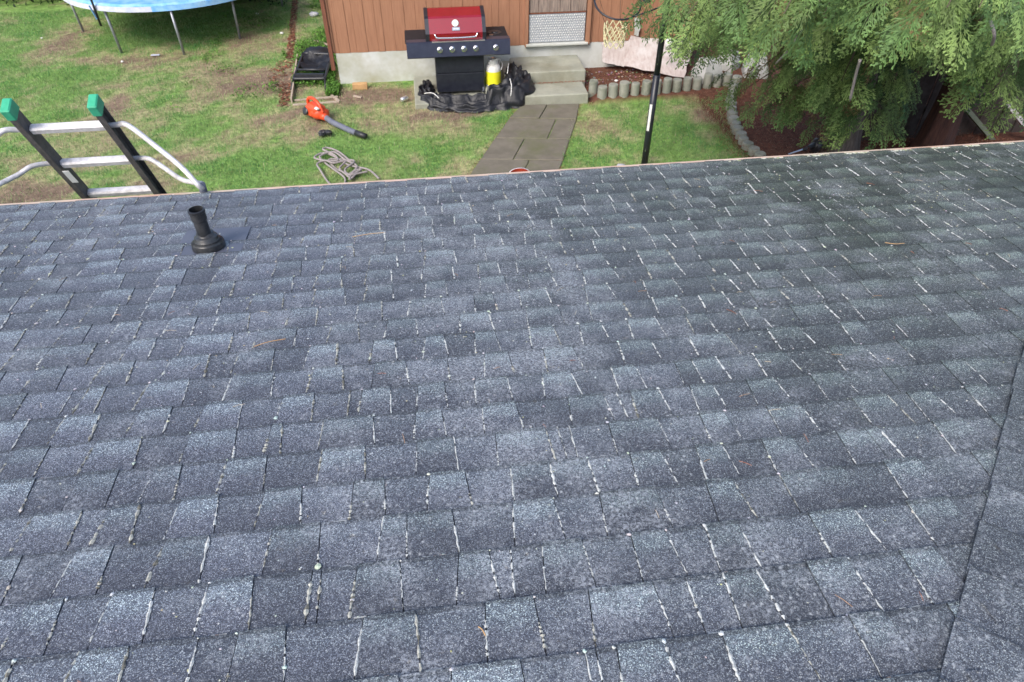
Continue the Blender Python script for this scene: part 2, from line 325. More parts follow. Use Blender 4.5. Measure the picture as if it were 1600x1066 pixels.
# ------------------------------------------------------------------ ground
xs = np.concatenate([[-80, -40, -20, -12], np.arange(-9, 9.01, 0.1), [12, 20, 40, 80]]); ys = np.concatenate([[-80, -30, -8, 0], np.arange(3, 17.01, 0.1), [20, 30, 50, 90]])
GX, GY = np.meshgrid(xs, ys); hz = (vn3.fbm(GX, GY, 0.7, 4)-0.5)*0.05+(vn4.at(GX, GY, 4.0)-0.5)*0.012
hz = np.where((GX > 2.3) & (GX < 9) & (GY > 9.45) & (GY < 13), hz*0.5+0.06, hz-0.01); hz = np.where(blocked(GX, GY) & (GX < 2.42), -0.004, hz)
D = dirt_field(GX, GY)
def groundcol(D, X, Y):
    soil = np.array([.20, .145, .105]); straw = np.array([.31, .29, .155]); moss = np.array([.17, .29, .075])
    n = vn2.fbm(X, Y, 7, 3)[..., None]; d = D[..., None]
    c = np.where(d < .5, moss+(straw-moss)*(d*2), straw+(soil-straw)*(d*2-1)); return c*(0.7+0.6*n)
gc = groundcol(D, GX, GY)
bed = (GX > 3.95) & (GY < 9.7) | ((GX > 2.3) & (GY > 9.5)); gc[bed] = np.array([.115, .052, .036])
nx, ny = len(xs), len(ys); idx = np.arange(nx*ny).reshape(ny, nx)
F = np.stack([idx[:-1, :-1], idx[:-1, 1:], idx[1:, 1:], idx[1:, :-1]], -1).reshape(-1, 4)
m, t, b = nodes('lawn_soil'); a = N(t, 'ShaderNodeAttribute', attribute_name='col'); g = geo(t)
c_ = mixc(t, 1.0, a.outputs['Color'], ramp(t, noise(t, g, 14, 6, 0.75), [(0.3, 0.55), (0.7, 1.5)]), 'MULTIPLY')
c_ = mixc(t, ramp(t, noise(t, g, 45, 3), [(0.62, 0.0), (0.75, 0.5)]), c_, (0.34, 0.27, 0.19))
t.links.new(c_, b.inputs['Base Color']); b.inputs['Roughness'].default_value = 0.95; b.inputs['Specular IOR Level'].default_value = 0.15; bump(t, b, noise(t, g, 40, 5, 0.7), 0.9, 0.02); M['soil'] = m
npmesh('ground', np.stack([GX, GY, hz], -1).reshape(-1, 3), F, gc.reshape(-1, 3), 'soil', nper=4, smooth=True, kind='structure')

def scatter_blades(n, box, dens, hrange, width, colf, name, **props):
    x = rng.uniform(box[0], box[1], n); y = rng.uniform(box[2], box[3], n)
    keep = (~blocked(x, y)) & (rng.random(n) < dens(x, y)); x, y = x[keep], y[keep]; k = len(x)
    a = rng.uniform(0, 2*np.pi, k); h = rng.uniform(*hrange, k); lean = rng.uniform(.15, 1.0, k)*h; la = rng.uniform(0, 2*np.pi, k)
    wv = np.stack([np.cos(a), np.sin(a), np.zeros(k)], -1)*width; z0 = (vn3.fbm(x, y, .7, 4)-.5)*.05-.012
    B = np.stack([x, y, z0], -1); T = B+np.stack([np.cos(la)*lean, np.sin(la)*lean, h], -1); Mid = B*.45+T*.55; Mid[:, 2] += h*.1
    V = np.stack([B-wv, B+wv, Mid+wv*.8, Mid-wv*.8, T], 1).reshape(-1, 3); o = np.arange(k)[:, None]*5
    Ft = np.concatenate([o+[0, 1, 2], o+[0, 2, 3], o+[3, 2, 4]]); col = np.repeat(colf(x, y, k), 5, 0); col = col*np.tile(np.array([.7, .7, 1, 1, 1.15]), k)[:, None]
    return npmesh(name, V, Ft, col, 'blade', **props)
def gcol(x, y, k):
    d = dirt_field(x, y)[:, None]; n = vn2.fbm(x, y, 2.2, 3)[:, None]; r = rng.random((k, 1))
    lush = np.array([.115, .28, .085]); yel = np.array([.32, .43, .165]); straw = np.array([.46, .41, .27])
    q = np.clip((n-.35)*1.6+d*.5, 0, 1); c = lush+(yel-lush)*q; s = r < (.05+.30*d); return np.where(s, straw, c)*rng.uniform(.7, 1.35, (k, 1))
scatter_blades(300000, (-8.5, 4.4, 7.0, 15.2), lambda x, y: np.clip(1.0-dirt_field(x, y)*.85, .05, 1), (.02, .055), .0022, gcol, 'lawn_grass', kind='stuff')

# low leafy weeds beside the trench and along the shed
def leaves(n, sampler, size, colf, name, zr=(.01, .06), tilt=0.7, mat='blade', parent=None, aspect=.6, **props):
    P = sampler(n); n = len(P); a = rng.uniform(0, 2*np.pi, n); tl = rng.uniform(-tilt, tilt, n); s = rng.uniform(size*.6, size*1.4, n)
    u = np.stack([np.cos(a)*np.cos(tl), np.sin(a)*np.cos(tl), np.sin(tl)], -1); v = np.stack([-np.sin(a), np.cos(a), rng.uniform(-.4, .4, n)*tilt], -1)*aspect
    u *= s[:, None]; v *= s[:, None]
    if P.shape[1] == 2: P = np.concatenate([P, rng.uniform(*zr, (n, 1))], 1)
    V = np.stack([P-u, P-v*.7, P+u, P+v*.7], 1).reshape(-1, 3); o = np.arange(n)[:, None]*4; Fq = np.concatenate([o+[0, 1, 2, 3]])
    return npmesh(name, V, Fq, np.repeat(colf(P, n), 4, 0), mat, nper=4, parent=parent, **props)
def weeds(n):
    x = np.concatenate([rng.uniform(-2.35, -1.4, n), rng.uniform(-3.6, -2.1, n//3), rng.uniform(-1.45, -1.25, n//6)]); y = np.concatenate([rng.uniform(10.6, 15.3, n), rng.uniform(9.9, 14.5, n//3), rng.uniform(10.2, 11.2, n//6)])
    k = (~blocked(x, y)) & (vn1.fbm(x, y, 2.0, 3) > np.where(x < -2.1, .56, .40)); return np.stack([x[k], y[k]], -1)
leaves(15000, weeds, .022, lambda P, n: np.array([.10, .22, .035])*rng.uniform(.45, 1.6, (n, 1))*np.array([1, 1, 1]), 'leafy_weeds', kind='stuff', zr=(.0, .09))
def dry(n):
    x = rng.uniform(-8, 4.2, n); y = rng.uniform(7.2, 14, n); k = (~blocked(x, y)) & (dirt_field(x, y) > rng.uniform(.25, 1.0, n)); return np.stack([x[k], y[k]], -1)
leaves(22000, dry, .014, lambda P, n: np.where(rng.random((n, 1)) < .5, np.array([[.30, .22, .13]]), np.array([[.13, .085, .06]]))*rng.uniform(.6, 1.4, (n, 1)), 'dead_lawn_litter', kind='stuff', zr=(.0, .02), aspect=.25, tilt=.4, mat='attr')
def needles(n):
    x = np.concatenate([rng.uniform(3.75, 7.5, n), rng.uniform(2.35, 4.6, n//2)]); y = np.concatenate([rng.uniform(7.0, 9.6, n), rng.uniform(9.6, 10.6, n//2)]); return np.stack([x, y], -1)
leaves(26000, needles, .020, lambda P, n: np.where(rng.random((n, 1)) < .75, np.array([[.19, .062, .035]]), np.array([[.30, .20, .13]]))*rng.uniform(.4, 1.4, (n, 1)), 'red_needle_litter', kind='stuff', zr=(.0, .085), aspect=.13, tilt=.5, mat='attr')
def edge_litter(n):
    y = rng.uniform(7.0, 9.45, n); s = rng.random(n) < .5; L = np.interp(y, [4.0, 7.52, 9.25], [-.6, .47, 1.23]); Rr = np.interp(y, [4.0, 7.47, 9.42], [.2, 1.52, 2.2]); x = np.where(s, L, Rr)+rng.normal(0, .035, n)
    x2 = rng.uniform(1.45, 2.4, n//3); y2 = 9.97-np.abs(rng.normal(0, .02, n//3)); return np.stack([np.concatenate([x, x2]), np.concatenate([y, y2]), np.concatenate([rng.uniform(0, .012, n), np.full(n//3, .146)])], -1)
leaves(1500, edge_litter, .014, lambda P, n: np.array([.24, .09, .05])*rng.uniform(.5, 1.4, (n, 1)), 'path_edge_litter', kind='stuff', aspect=.2, tilt=.3, mat='attr')
gv = MB()
for i in range(200):
    x, y = random.uniform(2.42, 3.6), random.uniform(9.65, 10.5); s = random.uniform(.006, .02)
    gv.blob((x, y, .075), (s, s, s*.6), i, .2, tuple(c*random.uniform(.5, 1.2) for c in (.28, .23, .18)), 6, 3)
gv.build('bed_gravel', 'attr', kind='stuff')
for i, (px, py, s, lab) in enumerate([(491, 25, .085, 'largest pale stone, in the weeds beside the shed corner'), (440, 53, .035, 'small white stone on the left edge of the bark strip'), (402, 22, .03, 'small white stone in shade behind the trampoline leg'),
        (970, 264, .07, 'grey stone on the grass beside the basketball pole, touching the roof edge in view'), (191, 97, .025, 'white pebble just below the foot of the second trampoline leg'), (65, 60, .02, 'lone white pebble on the lawn left of the trampoline'),
        (524, 144, .045, 'pale stone on bare soil left of the timber offcut'), (963, 127, .028, 'white pebble behind the round edging logs')]):
    p = at(px, py, .07 if i == 7 else 0); o = MB().blob(p+Vector((0, 0, s*.35)), (s, s*.8, s*.55), 40+i, .18).build('stone', 'stone' if i in (0, 3) else 'white', smooth=True); o['label'] = lab; o['category'] = 'stone'

# bark mulch trench and its edging boards
tr = MB()
for i in range(900):
    y = 9.93+5.4*random.random()**1.1; xc = np.interp(y, [9.9, 15.4], [-1.99, -2.42])-.01; wd = .055 if y > 11.9 or y < 10.6 else .055+.12*math.sin((y-10.6)/1.3*math.pi)
    x = xc+random.uniform(-wd*(1.0 if y > 11.9 else 1.8), wd); s = random.uniform(.012, .03); an = random.uniform(0, 3.14); u = Vector((math.cos(an), math.sin(an), random.uniform(-.3, .3)))*s; v = Vector((-math.sin(an), math.cos(an), 0))*s*.5
    p = Vector((x, y, random.uniform(0, .018))); k = random.uniform(.4, 1.5); base = (.165, .062, .035) if random.random() < .7 else (.27, .17, .11); tr.add([p-u-v, p+u-v, p+u+v, p-u+v], [(0, 1, 2, 3)], [tuple(c*k for c in base)]*4)
tr.build('bark_mulch', 'attr', kind='stuff')
eb = thing('edging_board', 'thin grey board set on edge along the right side of the bark strip', 'edging', (-1.93, 10.0, 0))
MB().span((-1.915, 10.02, .03), (-2.02, 11.9, .03), .02, .09).build('board', 'oldwood', eb)
for (a, b_, lab) in [((458, 166), (530, 161), 'long pale weathered plank lying at the corner of the bark strip, nearest the leaf blower'), ((460, 159), (528, 153), 'pale weathered plank lying just above the longest one by the bark strip'),
                     ((516, 149), (530, 160), 'short pale board end lying across the two weathered planks'), ((553, 152), (565, 154), 'broken white wood splinter on soil below the timber offcut'), ((492, 65), (514, 72), 'thin pale stick in the weeds against the shed corner')]:
    A, B_ = at(*a), at(*b_); A.z = B_.z = .018; ob = MB().span(A, B_, .035, .02).build('plank', 'oldwood'); ob['label'] = lab; ob['category'] = 'plank'

# ------------------------------------------------------------------ garden path
path = thing('garden_path', 'dark concrete slab path leading from the shed steps towards the house', 'path', (1.3, 8.5, 0))
def pth(u, v):
    y = 9.46-v; L = np.interp(y, [4.0, 7.52, 9.25, 9.5], [-.95, .47, 1.23, 1.40]); Rr = np.interp(y, [4.0, 7.47, 9.42, 9.6], [.1, 1.52, 2.2, 2.28]); return Vector((L+(Rr-L)*u, y+.06*(1-u)-.10*u*(v > .1), 0))
vr = [0, .42, 1.02, 1.6, 2.25, 2.9, 3.6]; sp = [.45, .70, .40, .6, .45, .55]
for i in range(6):
    for (u0, u1) in ((0, sp[i]), (sp[i], 1)):
        g = .005; q = [pth(u0+g, vr[i]+.006), pth(u1-g, vr[i]+.006), pth(u1-g, vr[i+1]-.006), pth(u0+g, vr[i+1]-.006)]; dz = random.uniform(-.004, .004)
        cen = sum(q, Vector())/4; lo_ = [Vector((p.x, p.y, -.05)) for p in q]; mid = [Vector((p.x, p.y, .006+dz)) for p in q]; top = [Vector((p.x, p.y, .016+dz))+(cen-p)*.035 for p in q]
        mb = MB(); mb.add(lo_+mid+top, [(0, 1, 5, 4), (1, 2, 6, 5), (2, 3, 7, 6), (3, 0, 4, 7), (4, 5, 9, 8), (5, 6, 10, 9), (6, 7, 11, 10), (7, 4, 8, 11), (8, 9, 10, 11)]); mb.build('paver', 'paver', path)

# ------------------------------------------------------------------ shed
shed = thing('shed', 'red-brown board shed on a pale concrete foundation with a wooden door', 'shed', (1.5, 12, 0))
WY = 10.67
MB().box((1.5, 12.2, .2), (5.52, 3.0, .5)).build('foundation', 'concrete', shed)
MB().box((1.51, 12.23, 1.75), (5.48, 2.92, 2.55)).build('wall_core', 'sidedark', shed)
x = -1.30; i = 0
while x < 4.2:
    wd = random.choice([.155, .16, .10, .165]); x1 = min(x+wd, 4.24)
    if x < 1.62 < x1: x1 = 1.62
    if x >= 1.62 and x < 2.53: x = 2.53; continue
    mb = MB(); mb.box(((x+x1)/2, WY+.045-(.006 if i % 2 else 0), 1.735), (x1-x-.002, .03, 2.57), bev=.003); mb.build('siding_board', 'siding', shed); x = x1; i += 1
mb = MB(); mb.box((2.075, WY+.045, 2.8), (.90, .03, .45)); mb.build('siding_board', 'siding', shed)
MB().box((-1.325, WY+.02, 1.62), (.055, .075, 2.8)).build('corner_board', 'sidedark', shed)
MB().box((-1.28, WY+.022, 1.75), (.03, .02, 2.55)).build('corner_board', 'siding', shed)
MB().box((4.27, WY+.02, 1.7), (.06, .06, 2.6)).build('corner_board', 'sidedark', shed)
# side boards (left face, seen from other positions)
y = 10.73
while y < 13.6:
    MB().box((-1.255+(-.0), y+.065, 1.735), (.02, .124, 2.57)).build('siding_board', 'siding', shed); y += .13
door = MB().box((2.07, WY+.05, 1.45), (.87, .03, 2.0)).build('door', 'sidedark', shed)
x = 1.645
for wd in (.14, .17, .15, .16, .13, .115):
    MB().box((x+wd/2, WY+.022, 1.70), (wd-.006, .02, 1.57), bev=.002).build('plank', 'weathered', door); x += wd
MB().box((2.075, WY+.018, .905), (.86, .02, .018)).build('threshold_strip', 'sidedark', door)
kp = MB().box((2.075, WY+.012, .69), (.855, .012, .40)).build('kick_plate', 'plate', door)
st = MB()
for r_ in range(11):
    for c0 in range(24):
        xx = 1.665+c0*.0350+(.0175 if r_ % 2 else 0); zz = .512+r_*.0355
        if xx > 2.49: continue
        sgn = 1 if (r_+c0) % 2 else -1; d1 = Vector((.7, 0, .7*sgn)); d2 = Vector((-.7*sgn, 0, .7)); p = Vector((xx, WY+.006, zz))
        st.add([p-d1*.017, p-d2*.008, p+d1*.017, p+d2*.008, p+Vector((0, -.005, 0))], [(0, 1, 4), (1, 2, 4), (2, 3, 4), (3, 0, 4)])
st.build('diamond_tread', 'white', kp.parent, kind='stuff')
MB().box((1.605, WY+.0, 1.45), (.05, .06, 2.02)).build('door_frame', 'siding', shed)
MB().box((2.55, WY+.0, 1.45), (.06, .06, 2.02)).build('door_frame', 'siding', shed)
MB().box((2.075, WY-.005, .462), (.96, .10, .035), bev=.006).build('door_sill', 'concrete', shed)
rf = MB(); rf.add([(-1.7, 10.3, 3.0), (4.7, 10.3, 3.0), (4.7, 12.2, 3.9), (-1.7, 12.2, 3.9), (4.7, 14.1, 3.0), (-1.7, 14.1, 3.0), (-1.7, 10.3, 3.06), (4.7, 10.3, 3.06), (4.7, 12.2, 3.96), (-1.7, 12.2, 3.96), (4.7, 14.1, 3.06), (-1.7, 14.1, 3.06)],
    [(0, 3, 2, 1), (3, 5, 4, 2), (6, 7, 8, 9), (9, 8, 10, 11), (0, 1, 7, 6), (5, 11, 10, 4), (0, 6, 9, 3), (3, 9, 11, 5), (1, 2, 8, 7), (2, 4, 10, 8)]); rf.build('roof', 'rubber', shed)
steps = thing('shed_steps', 'two mossy concrete steps up to the shed door', 'steps', (1.9, 9.9, 0))
MB().box((1.87, 10.31, .15), (1.06, .66, .30), bev=.015).build('upper_step', 'step', steps)
MB().box((1.62, 9.75, .06), (1.46, .50, .165), bev=.015).build('lower_step', 'step', steps)
MB().box((1.265, 10.36, .125), (.15, .60, .25), bev=.012).build('side_block', 'step', steps)
pad = MB().box((.37, 10.13, .02), (1.03, 1.06, .10), bev=.012).build('concrete_pad', 'step'); pad['label'] = 'low concrete pad under the red-lidded grill'; pad['category'] = 'concrete pad'

# ------------------------------------------------------------------ grill
gr = thing('gas_grill', 'black gas grill with a glossy red lid in front of the shed', 'grill', (.5, 10.1, .07))
gf = 9.87
MB().box((.535, gf+.22, .375), (.69, .44, .53), bev=.01).build('cabinet', 'blackmetal', gr)
dm = MB(); dm.box((.535, gf-.008, .51), (.67, .014, .24), bev=.004); dm.build('cabinet_panel', 'blackmetal', gr)
dm = MB(); dm.box((.535, gf-.008, .25), (.67, .014, .26), bev=.004); dm.build('cabinet_panel', 'blackmetal', gr)
pn = MB(); pn.prism([(gf-.10, .640), (gf-.115, .655), (gf-.075, .835), (gf-.055, .845), (gf+.06, .845), (gf+.06, .640)], -.19, 1.245); pn.build('control_panel', 'panel', gr)
MB().box((.53, gf-.066, .842), (.73, .03, .010)).build('trim_strip', 'alu', gr)
for kx in (.265, .435, .60, .765, 1.045):
    k = MB(); ax = Vector((0, -1, .2)).normalized(); k.lathe((kx, gf-.096, .742), [(.038, 0), (.038, .004), (.026, .008), (.024, .03), (.020, .036)], 20, ax); kb = k.build('knob', 'chrome', gr, smooth=False)
    MB().box((kx, gf-.135, .752), (.008, .012, .045), bev=.002).build('grip', 'chrome', kb)
# side shelves
MB().box((-.06, gf+.23, .832), (.29, .54, .02), bev=.006).build('side_shelf', 'shelf', gr)
sb_ = MB().box((1.08, gf+.23, .832), (.31, .54, .02), bev=.006).build('side_shelf', 'shelf', gr)
bn = MB(); bn.lathe((1.06, gf+.22, .842), [(.10, 0), (.10, .008), (.085, .012), (.05, .012), (.045, .022), (.02, .024)], 20); bn.build('side_burner', 'black', sb_)
MB().box((1.00, gf+.10, .848), (.06, .02, .01)).build('spark_plate', 'chrome', sb_)
# fire box and lid (profile in y,z)
MB().box((.50, gf+.23, .77), (.80, .42, .16), bev=.01).build('fire_box', 'blackmetal', gr)
def lid_prof(e=0): return [(gf-.045-e, .85), (gf-.06-e, .945), (gf+.045-e, 1.11+e), (gf+.075, 1.13+e), (gf+.28, 1.18+e), (gf+.33, 1.175+e), (gf+.42, 1.07), (gf+.42, .85)]
ld = MB(); ld.prism(lid_prof(), .135, .865); lid = ld.build('lid', 'red', gr)
for a_, b_ in ((.085, .135), (.865, .915)):
    c_ = MB(); c_.prism(lid_prof(.006), a_, b_); c_.build('end_cap', 'blackmetal', lid)
hd = MB(); hp_ = [(.205, gf-.055, .94), (.21, gf-.09, .945), (.225, gf-.105, .915), (.26, gf-.11, .905), (.50, gf-.113, .90), (.74, gf-.11, .905), (.775, gf-.105, .915), (.79, gf-.09, .945), (.795, gf-.055, .94)]
hd.tube(smooth_path(hp_, 4), .011, 8); hd.build('handle', 'chrome', lid, smooth=True)
nrm = Vector((0, -.87, .49)).normalized()
def onlid(x, s, off=0): p0 = Vector((x, gf-.06, .945)); p1 = Vector((x, gf+.045, 1.11)); return p0.lerp(p1, s)+nrm*off
gg = MB(); gg.lathe(onlid(.50, .66, .0), [(.044, 0), (.044, .010), (.038, .014), (.004, .014)], 24, nrm); th = gg.build('thermometer', 'white', lid)
gg = MB(); gg.lathe(onlid(.50, .66, .001), [(.049, 0), (.049, .008), (.045, .012)], 24, nrm, cap=False); gg.build('bezel', 'chrome', lid)
dirv = (onlid(0, 1)-onlid(0, 0)).normalized()
bd = MB(); bd.box(onlid(.505, .28, .004), (.105, .045, .006), (Vector((1, 0, 0)), dirv, nrm), bev=.002); bd.build('badge', 'grey', lid)
bd = MB(); bd.box(onlid(.505, .28, .008), (.075, .012, .003), (Vector((1, 0, 0)), dirv, nrm)); bd.build('badge_bar', 'chrome', lid)
for wx in (.86,):
    for yy in (gf+.06, gf+.38):
        wl = MB(); wl.lathe((wx, yy, .145), [(.03, -.02), (.062, -.02), (.078, -.012), (.078, .012), (.062, .02), (.03, .02)], 24, (1, 0, 0)); wl.build('wheel', 'rubber', gr, smooth=False)
for yy in (gf+.06, gf+.38): MB().lathe((.24, yy, .07), [(.02, 0), (.03, .01), (.03, .05)], 12).build('foot', 'black', gr)
# propane tank
tk = thing('propane_tank', 'white propane tank with a yellow band standing right of the grill cabinet', 'propane tank', (1.02, 10.03, .07))
MB().lathe((1.02, 10.0, .09), [(.02, 0), (.085, .005), (.108, .04), (.112, .08), (.112, .28), (.105, .32), (.08, .355), (.03, .375)], 32).build('cylinder', 'white', tk, smooth=True)
MB().lathe((1.02, 10.0, .09), [(.1135, .075), (.1135, .265)], 32, cap=False).build('label_band', 'yellow', tk, smooth=True)
MB().lathe((1.02, 10.0, .07), [(.09, 0), (.09, .04), (.08, .04), (.08, 0)], 24).build('foot_ring', 'black', tk)
MB().tube([(1.02, 10.0, .46), (1.02, 10.0, .53)], .022, 10).build('valve', 'chrome', tk)
cl = MB(); cl.lathe((1.02, 10.0, .45), [(.075, 0), (.075, .06), (.068, .065), (.068, 0)], 20, cap=False); cl.build('collar', 'white', tk)
MB().tube(smooth_path([(1.0, 9.97, .50), (1.06, 9.92, .53), (1.11, 9.95, .52), (1.13, 10.03, .48), (1.12, 10.1, .40)], 5), .010, 8).build('hose', 'white', tk, smooth=True)
# crumpled cover
def cover():
    pts = smooth_path([(.06, 10.25, .26), (.04, 10.05, .16), (.04, 9.84, .07), (.16, 9.66, .06), (.45, 9.58, .07), (.78, 9.55, .09), (1.06, 9.58, .16), (1.28, 9.68, .22), (1.38, 9.86, .27), (1.34, 10.06, .31), (1.24, 10.22, .36)], 11)
    n = len(pts); m = 30; V = []
    for i, p in enumerate(pts):
        d = pts[min(i+1, n-1)]-pts[max(i-1, 0)]; d.z = 0; d.normalize(); side = Vector((d.y, -d.x, 0)); s = i/(n-1); en = min(1, s/.12, (1-s)/.08)**.7
        wd = .12+.15*math.exp(-((s-.74)/.16)**2)+.05*math.exp(-((s-.40)/.15)**2); h = p.z*(.15+.85*en); wd *= .35+.65*en
        for k in range(m):
            q = k/(m-1)*2-1; a = q*wd
            f = math.sin(i*.10+k*.75+1.3*math.sin(i*.13+k*.2))*.6+math.sin(k*1.25-i*.16+1.2*math.sin(i*.21))*.4+(vn1.at(i*.35, k*.3, 1)-.5)*1.2
            edge = min(1, (1-abs(q))*3.0)
            x, y = p.x+side.x*a*(1+.15*f)+.015*math.sin(i*.7), p.y+side.y*a*(1+.15*f)+.015*math.cos(i*.9)
            base = .155 if (x > .89 and y > 9.49) else (.085 if (x > -.15 and y > 9.59) else .012)
            zz = base+max(.004, h*(1-q*q)*.62*(1+.16*f)+.028*f*edge*en+.022*abs(math.sin(i*.30+k*.9+1.5*math.sin(i*.2)))*edge)*(.35+.65*edge)
            V.append(Vector((x, y, zz)))
    for i in range(n):
        for k in (0, m-1): v = V[i*m+k]; v.z = .0 if v.y < 9.5 or v.x < -.16 else v.z-.07
    Fc = [(i*m+k, i*m+k+1, (i+1)*m+k+1, (i+1)*m+k) for i in range(n-1) for k in range(m-1)]
    mb = MB(); mb.add(V, Fc); cv = thing('grill_cover', 'black fabric grill cover crumpled on the ground around the grill', 'grill cover', (.8, 9.8, 0))
    mb.build('fabric', 'tarp', cv, smooth=True)
    for seq in ([(1.22, 9.62, .36), (1.23, 9.53, .29), (1.21, 9.45, .18)], [(1.13, 10.10, .46), (1.16, 10.02, .42), (1.13, 9.92, .38)], [(1.25, 10.0, .44), (1.23, 9.92, .40), (1.21, 9.84, .35)], [(.00, 9.74, .16), (.06, 9.66, .20), (.13, 9.60, .21), (.20, 9.52, .17)]):
        MB().tube(smooth_path(seq, 4), .006, 6).build('white_piping', 'white', cv, smooth=True)
cover()
# small things in front of the shed
p = at(563, 138); ob = MB().box((p.x, p.y, .035), (.22, .09, .09), bev=.006).build('timber_offcut', 'tan'); ob['label'] = 'short tan timber block against the shed foundation'; ob['category'] = 'wood block'
p = at(632, 158); ob = thing('drink_can', 'crushed silver can lying on the grass left of the grill', 'can', p)
d_ = Vector((.75, .66, 0)).normalized(); MB().lathe(Vector((p.x, p.y, .035))-d_*.06, [(.022, 0), (.032, .008), (.032, .105), (.024, .12)], 14, d_).build('can_body', 'alu', ob, smooth=True)

# ------------------------------------------------------------------ log edging
le = thing('log_edging', 'row of short round treated logs edging the raised bed and curving towards the house', 'log edging', (3.5, 9.6, 0))
lp = [(2.46, 9.72, .20), (2.56, 9.55, .17)]+[(2.56+.163*i, 9.55+.004*i*i*.35, .20+random.uniform(-.02, .025)) for i in range(1, 13)]
lp += [(4.60, 9.60, .2), (4.50, 9.45, .14), (4.44, 9.31, .10), (4.36, 9.17, .08), (4.32, 9.01, .07), (4.27, 8.86, .06), (4.22, 8.71, .055), (4.18, 8.56, .05), (4.15, 8.41, .045), (4.12, 8.26, .045), (4.11, 8.1, .04), (4.08, 7.95, .04), (4.08, 7.8, .04), (4.10, 7.65, .04), (4.12, 7.5, .04), (4.14, 7.35, .04), (4.16, 7.2, .04)]
for (lx, ly, h) in lp:
    r_ = .068+random.uniform(-.004, .006); tx, ty = random.uniform(-.03, .03), random.uniform(-.03, .03)
    l_ = MB(); l_.lathe((lx, ly, -.05), [(r_, 0), (r_*1.01, h*.6), (r_*.98, h+.075), (r_*.9, h+.09)], 16, (tx, ty, 1)); l_.build('log', 'log', le)

# ------------------------------------------------------------------ leaning sheets, piers, bag
def sheet(name, q, th, mat, label, cat):
    q = [Vector(p) for p in q]; n = (q[1]-q[0]).cross(q[3]-q[0]).normalized()*th; mb = MB(); k = 6; V = []
    for i in range(k+1):
        for j in range(k+1):
            u, v = i/k, j/k; p = q[0]*(1-u)*(1-v)+q[1]*u*(1-v)+q[2]*u*v+q[3]*(1-u)*v; e = .012 if i in (0, k) or j in (0, k) else 0
            V.append(p+n*0+Vector((random.uniform(-e, e), random.uniform(-e, e)*.4, random.uniform(-e, e))))
    m_ = len(V); V2 = [p-n for p in V]; Fs = [(i*(k+1)+j, (i+1)*(k+1)+j, (i+1)*(k+1)+j+1, i*(k+1)+j+1) for i in range(k) for j in range(k)]
    Fb = [tuple(m_+x for x in reversed(f)) for f in Fs]; rim = [i*(k+1) for i in range(k+1)]+[k*(k+1)+j for j in range(1, k+1)]+[i*(k+1)+k for i in range(k-1, -1, -1)]+[j for j in range(k-1, 0, -1)]
    Fr = [(rim[i], rim[(i+1) % len(rim)], rim[(i+1) % len(rim)]+m_, rim[i]+m_) for i in range(len(rim))]
    mb.add(V+V2, Fs+Fb+Fr); o = mb.build(name, mat); o['label'] = label; o['category'] = cat; return o
sheet('plywood_sheet', [aty(975, 103, 10.38), aty(1069, 122, 9.98), aty(1084, 66, 10.55), aty(985, 56, 10.62)], .018, 'ply', 'large weathered grey plywood sheet leaning on the shed behind the log edging', 'board')
sheet('plywood_sheet', [aty(942, 98, 10.52), aty(976, 104, 10.44), aty(987, 63, 10.64), aty(940, 66, 10.65)], .015, 'ply', 'smaller pinkish board leaning on the shed foundation left of the large sheet', 'board')
sheet('board_offcut', [aty(990, 56, 10.62), aty(998, 56, 10.61), aty(1002, 28, 10.64), aty(993, 28, 10.65)], .03, 'pier', 'narrow pale board standing upright against the siding above the leaning sheets', 'board')
def pier(p, s, rot, label, tilt=0.0):
    r = thing('pier_block', label, 'concrete block', p); q = Matrix.Rotation(rot, 3, 'Z') @ Matrix.Rotation(tilt, 3, 'X'); mb = MB(); V = []
    for (h, z) in ((.5, 0), (.5, .28), (.32, .85), (.30, .88)):
        for a, b_ in ((-1, -1), (1, -1), (1, 1), (-1, 1)): V.append(Vector(p)+q @ Vector((a*h*s, b_*h*s, z*s)))
    mb.add(V, [(3, 2, 1, 0), (12, 13, 14, 15)]+[(l*4+i, l*4+(i+1) % 4, l*4+4+(i+1) % 4, l*4+4+i) for l in range(3) for i in range(4)]); mb.build('block', 'pier', r)
    mb = MB(); mb.box(Vector(p)+q @ Vector((0, 0, .9*s)), (.18*s, .3*s, .1*s), tuple(q.col[i] for i in range(3))); mb.build('post_socket', 'pier', r)
pier((4.30, 10.02, .06), .34, .25, 'nearer concrete pier block behind the end of the log row')
pier((4.78, 10.42, .06), .30, .7, 'smaller concrete pier block in the shade just behind the nearer one')
pier((5.10, 10.1, .05), .36, -.3, 'concrete pier block half hidden by the cedar foliage')
wb = MB().blob((3.62, 9.98, .62), (.07, .05, .09), 9, .25).build('plastic_bag', 'white', smooth=True); wb['label'] = 'small bright white plastic bag by the top of the basketball pole foliage'; wb['category'] = 'bag'

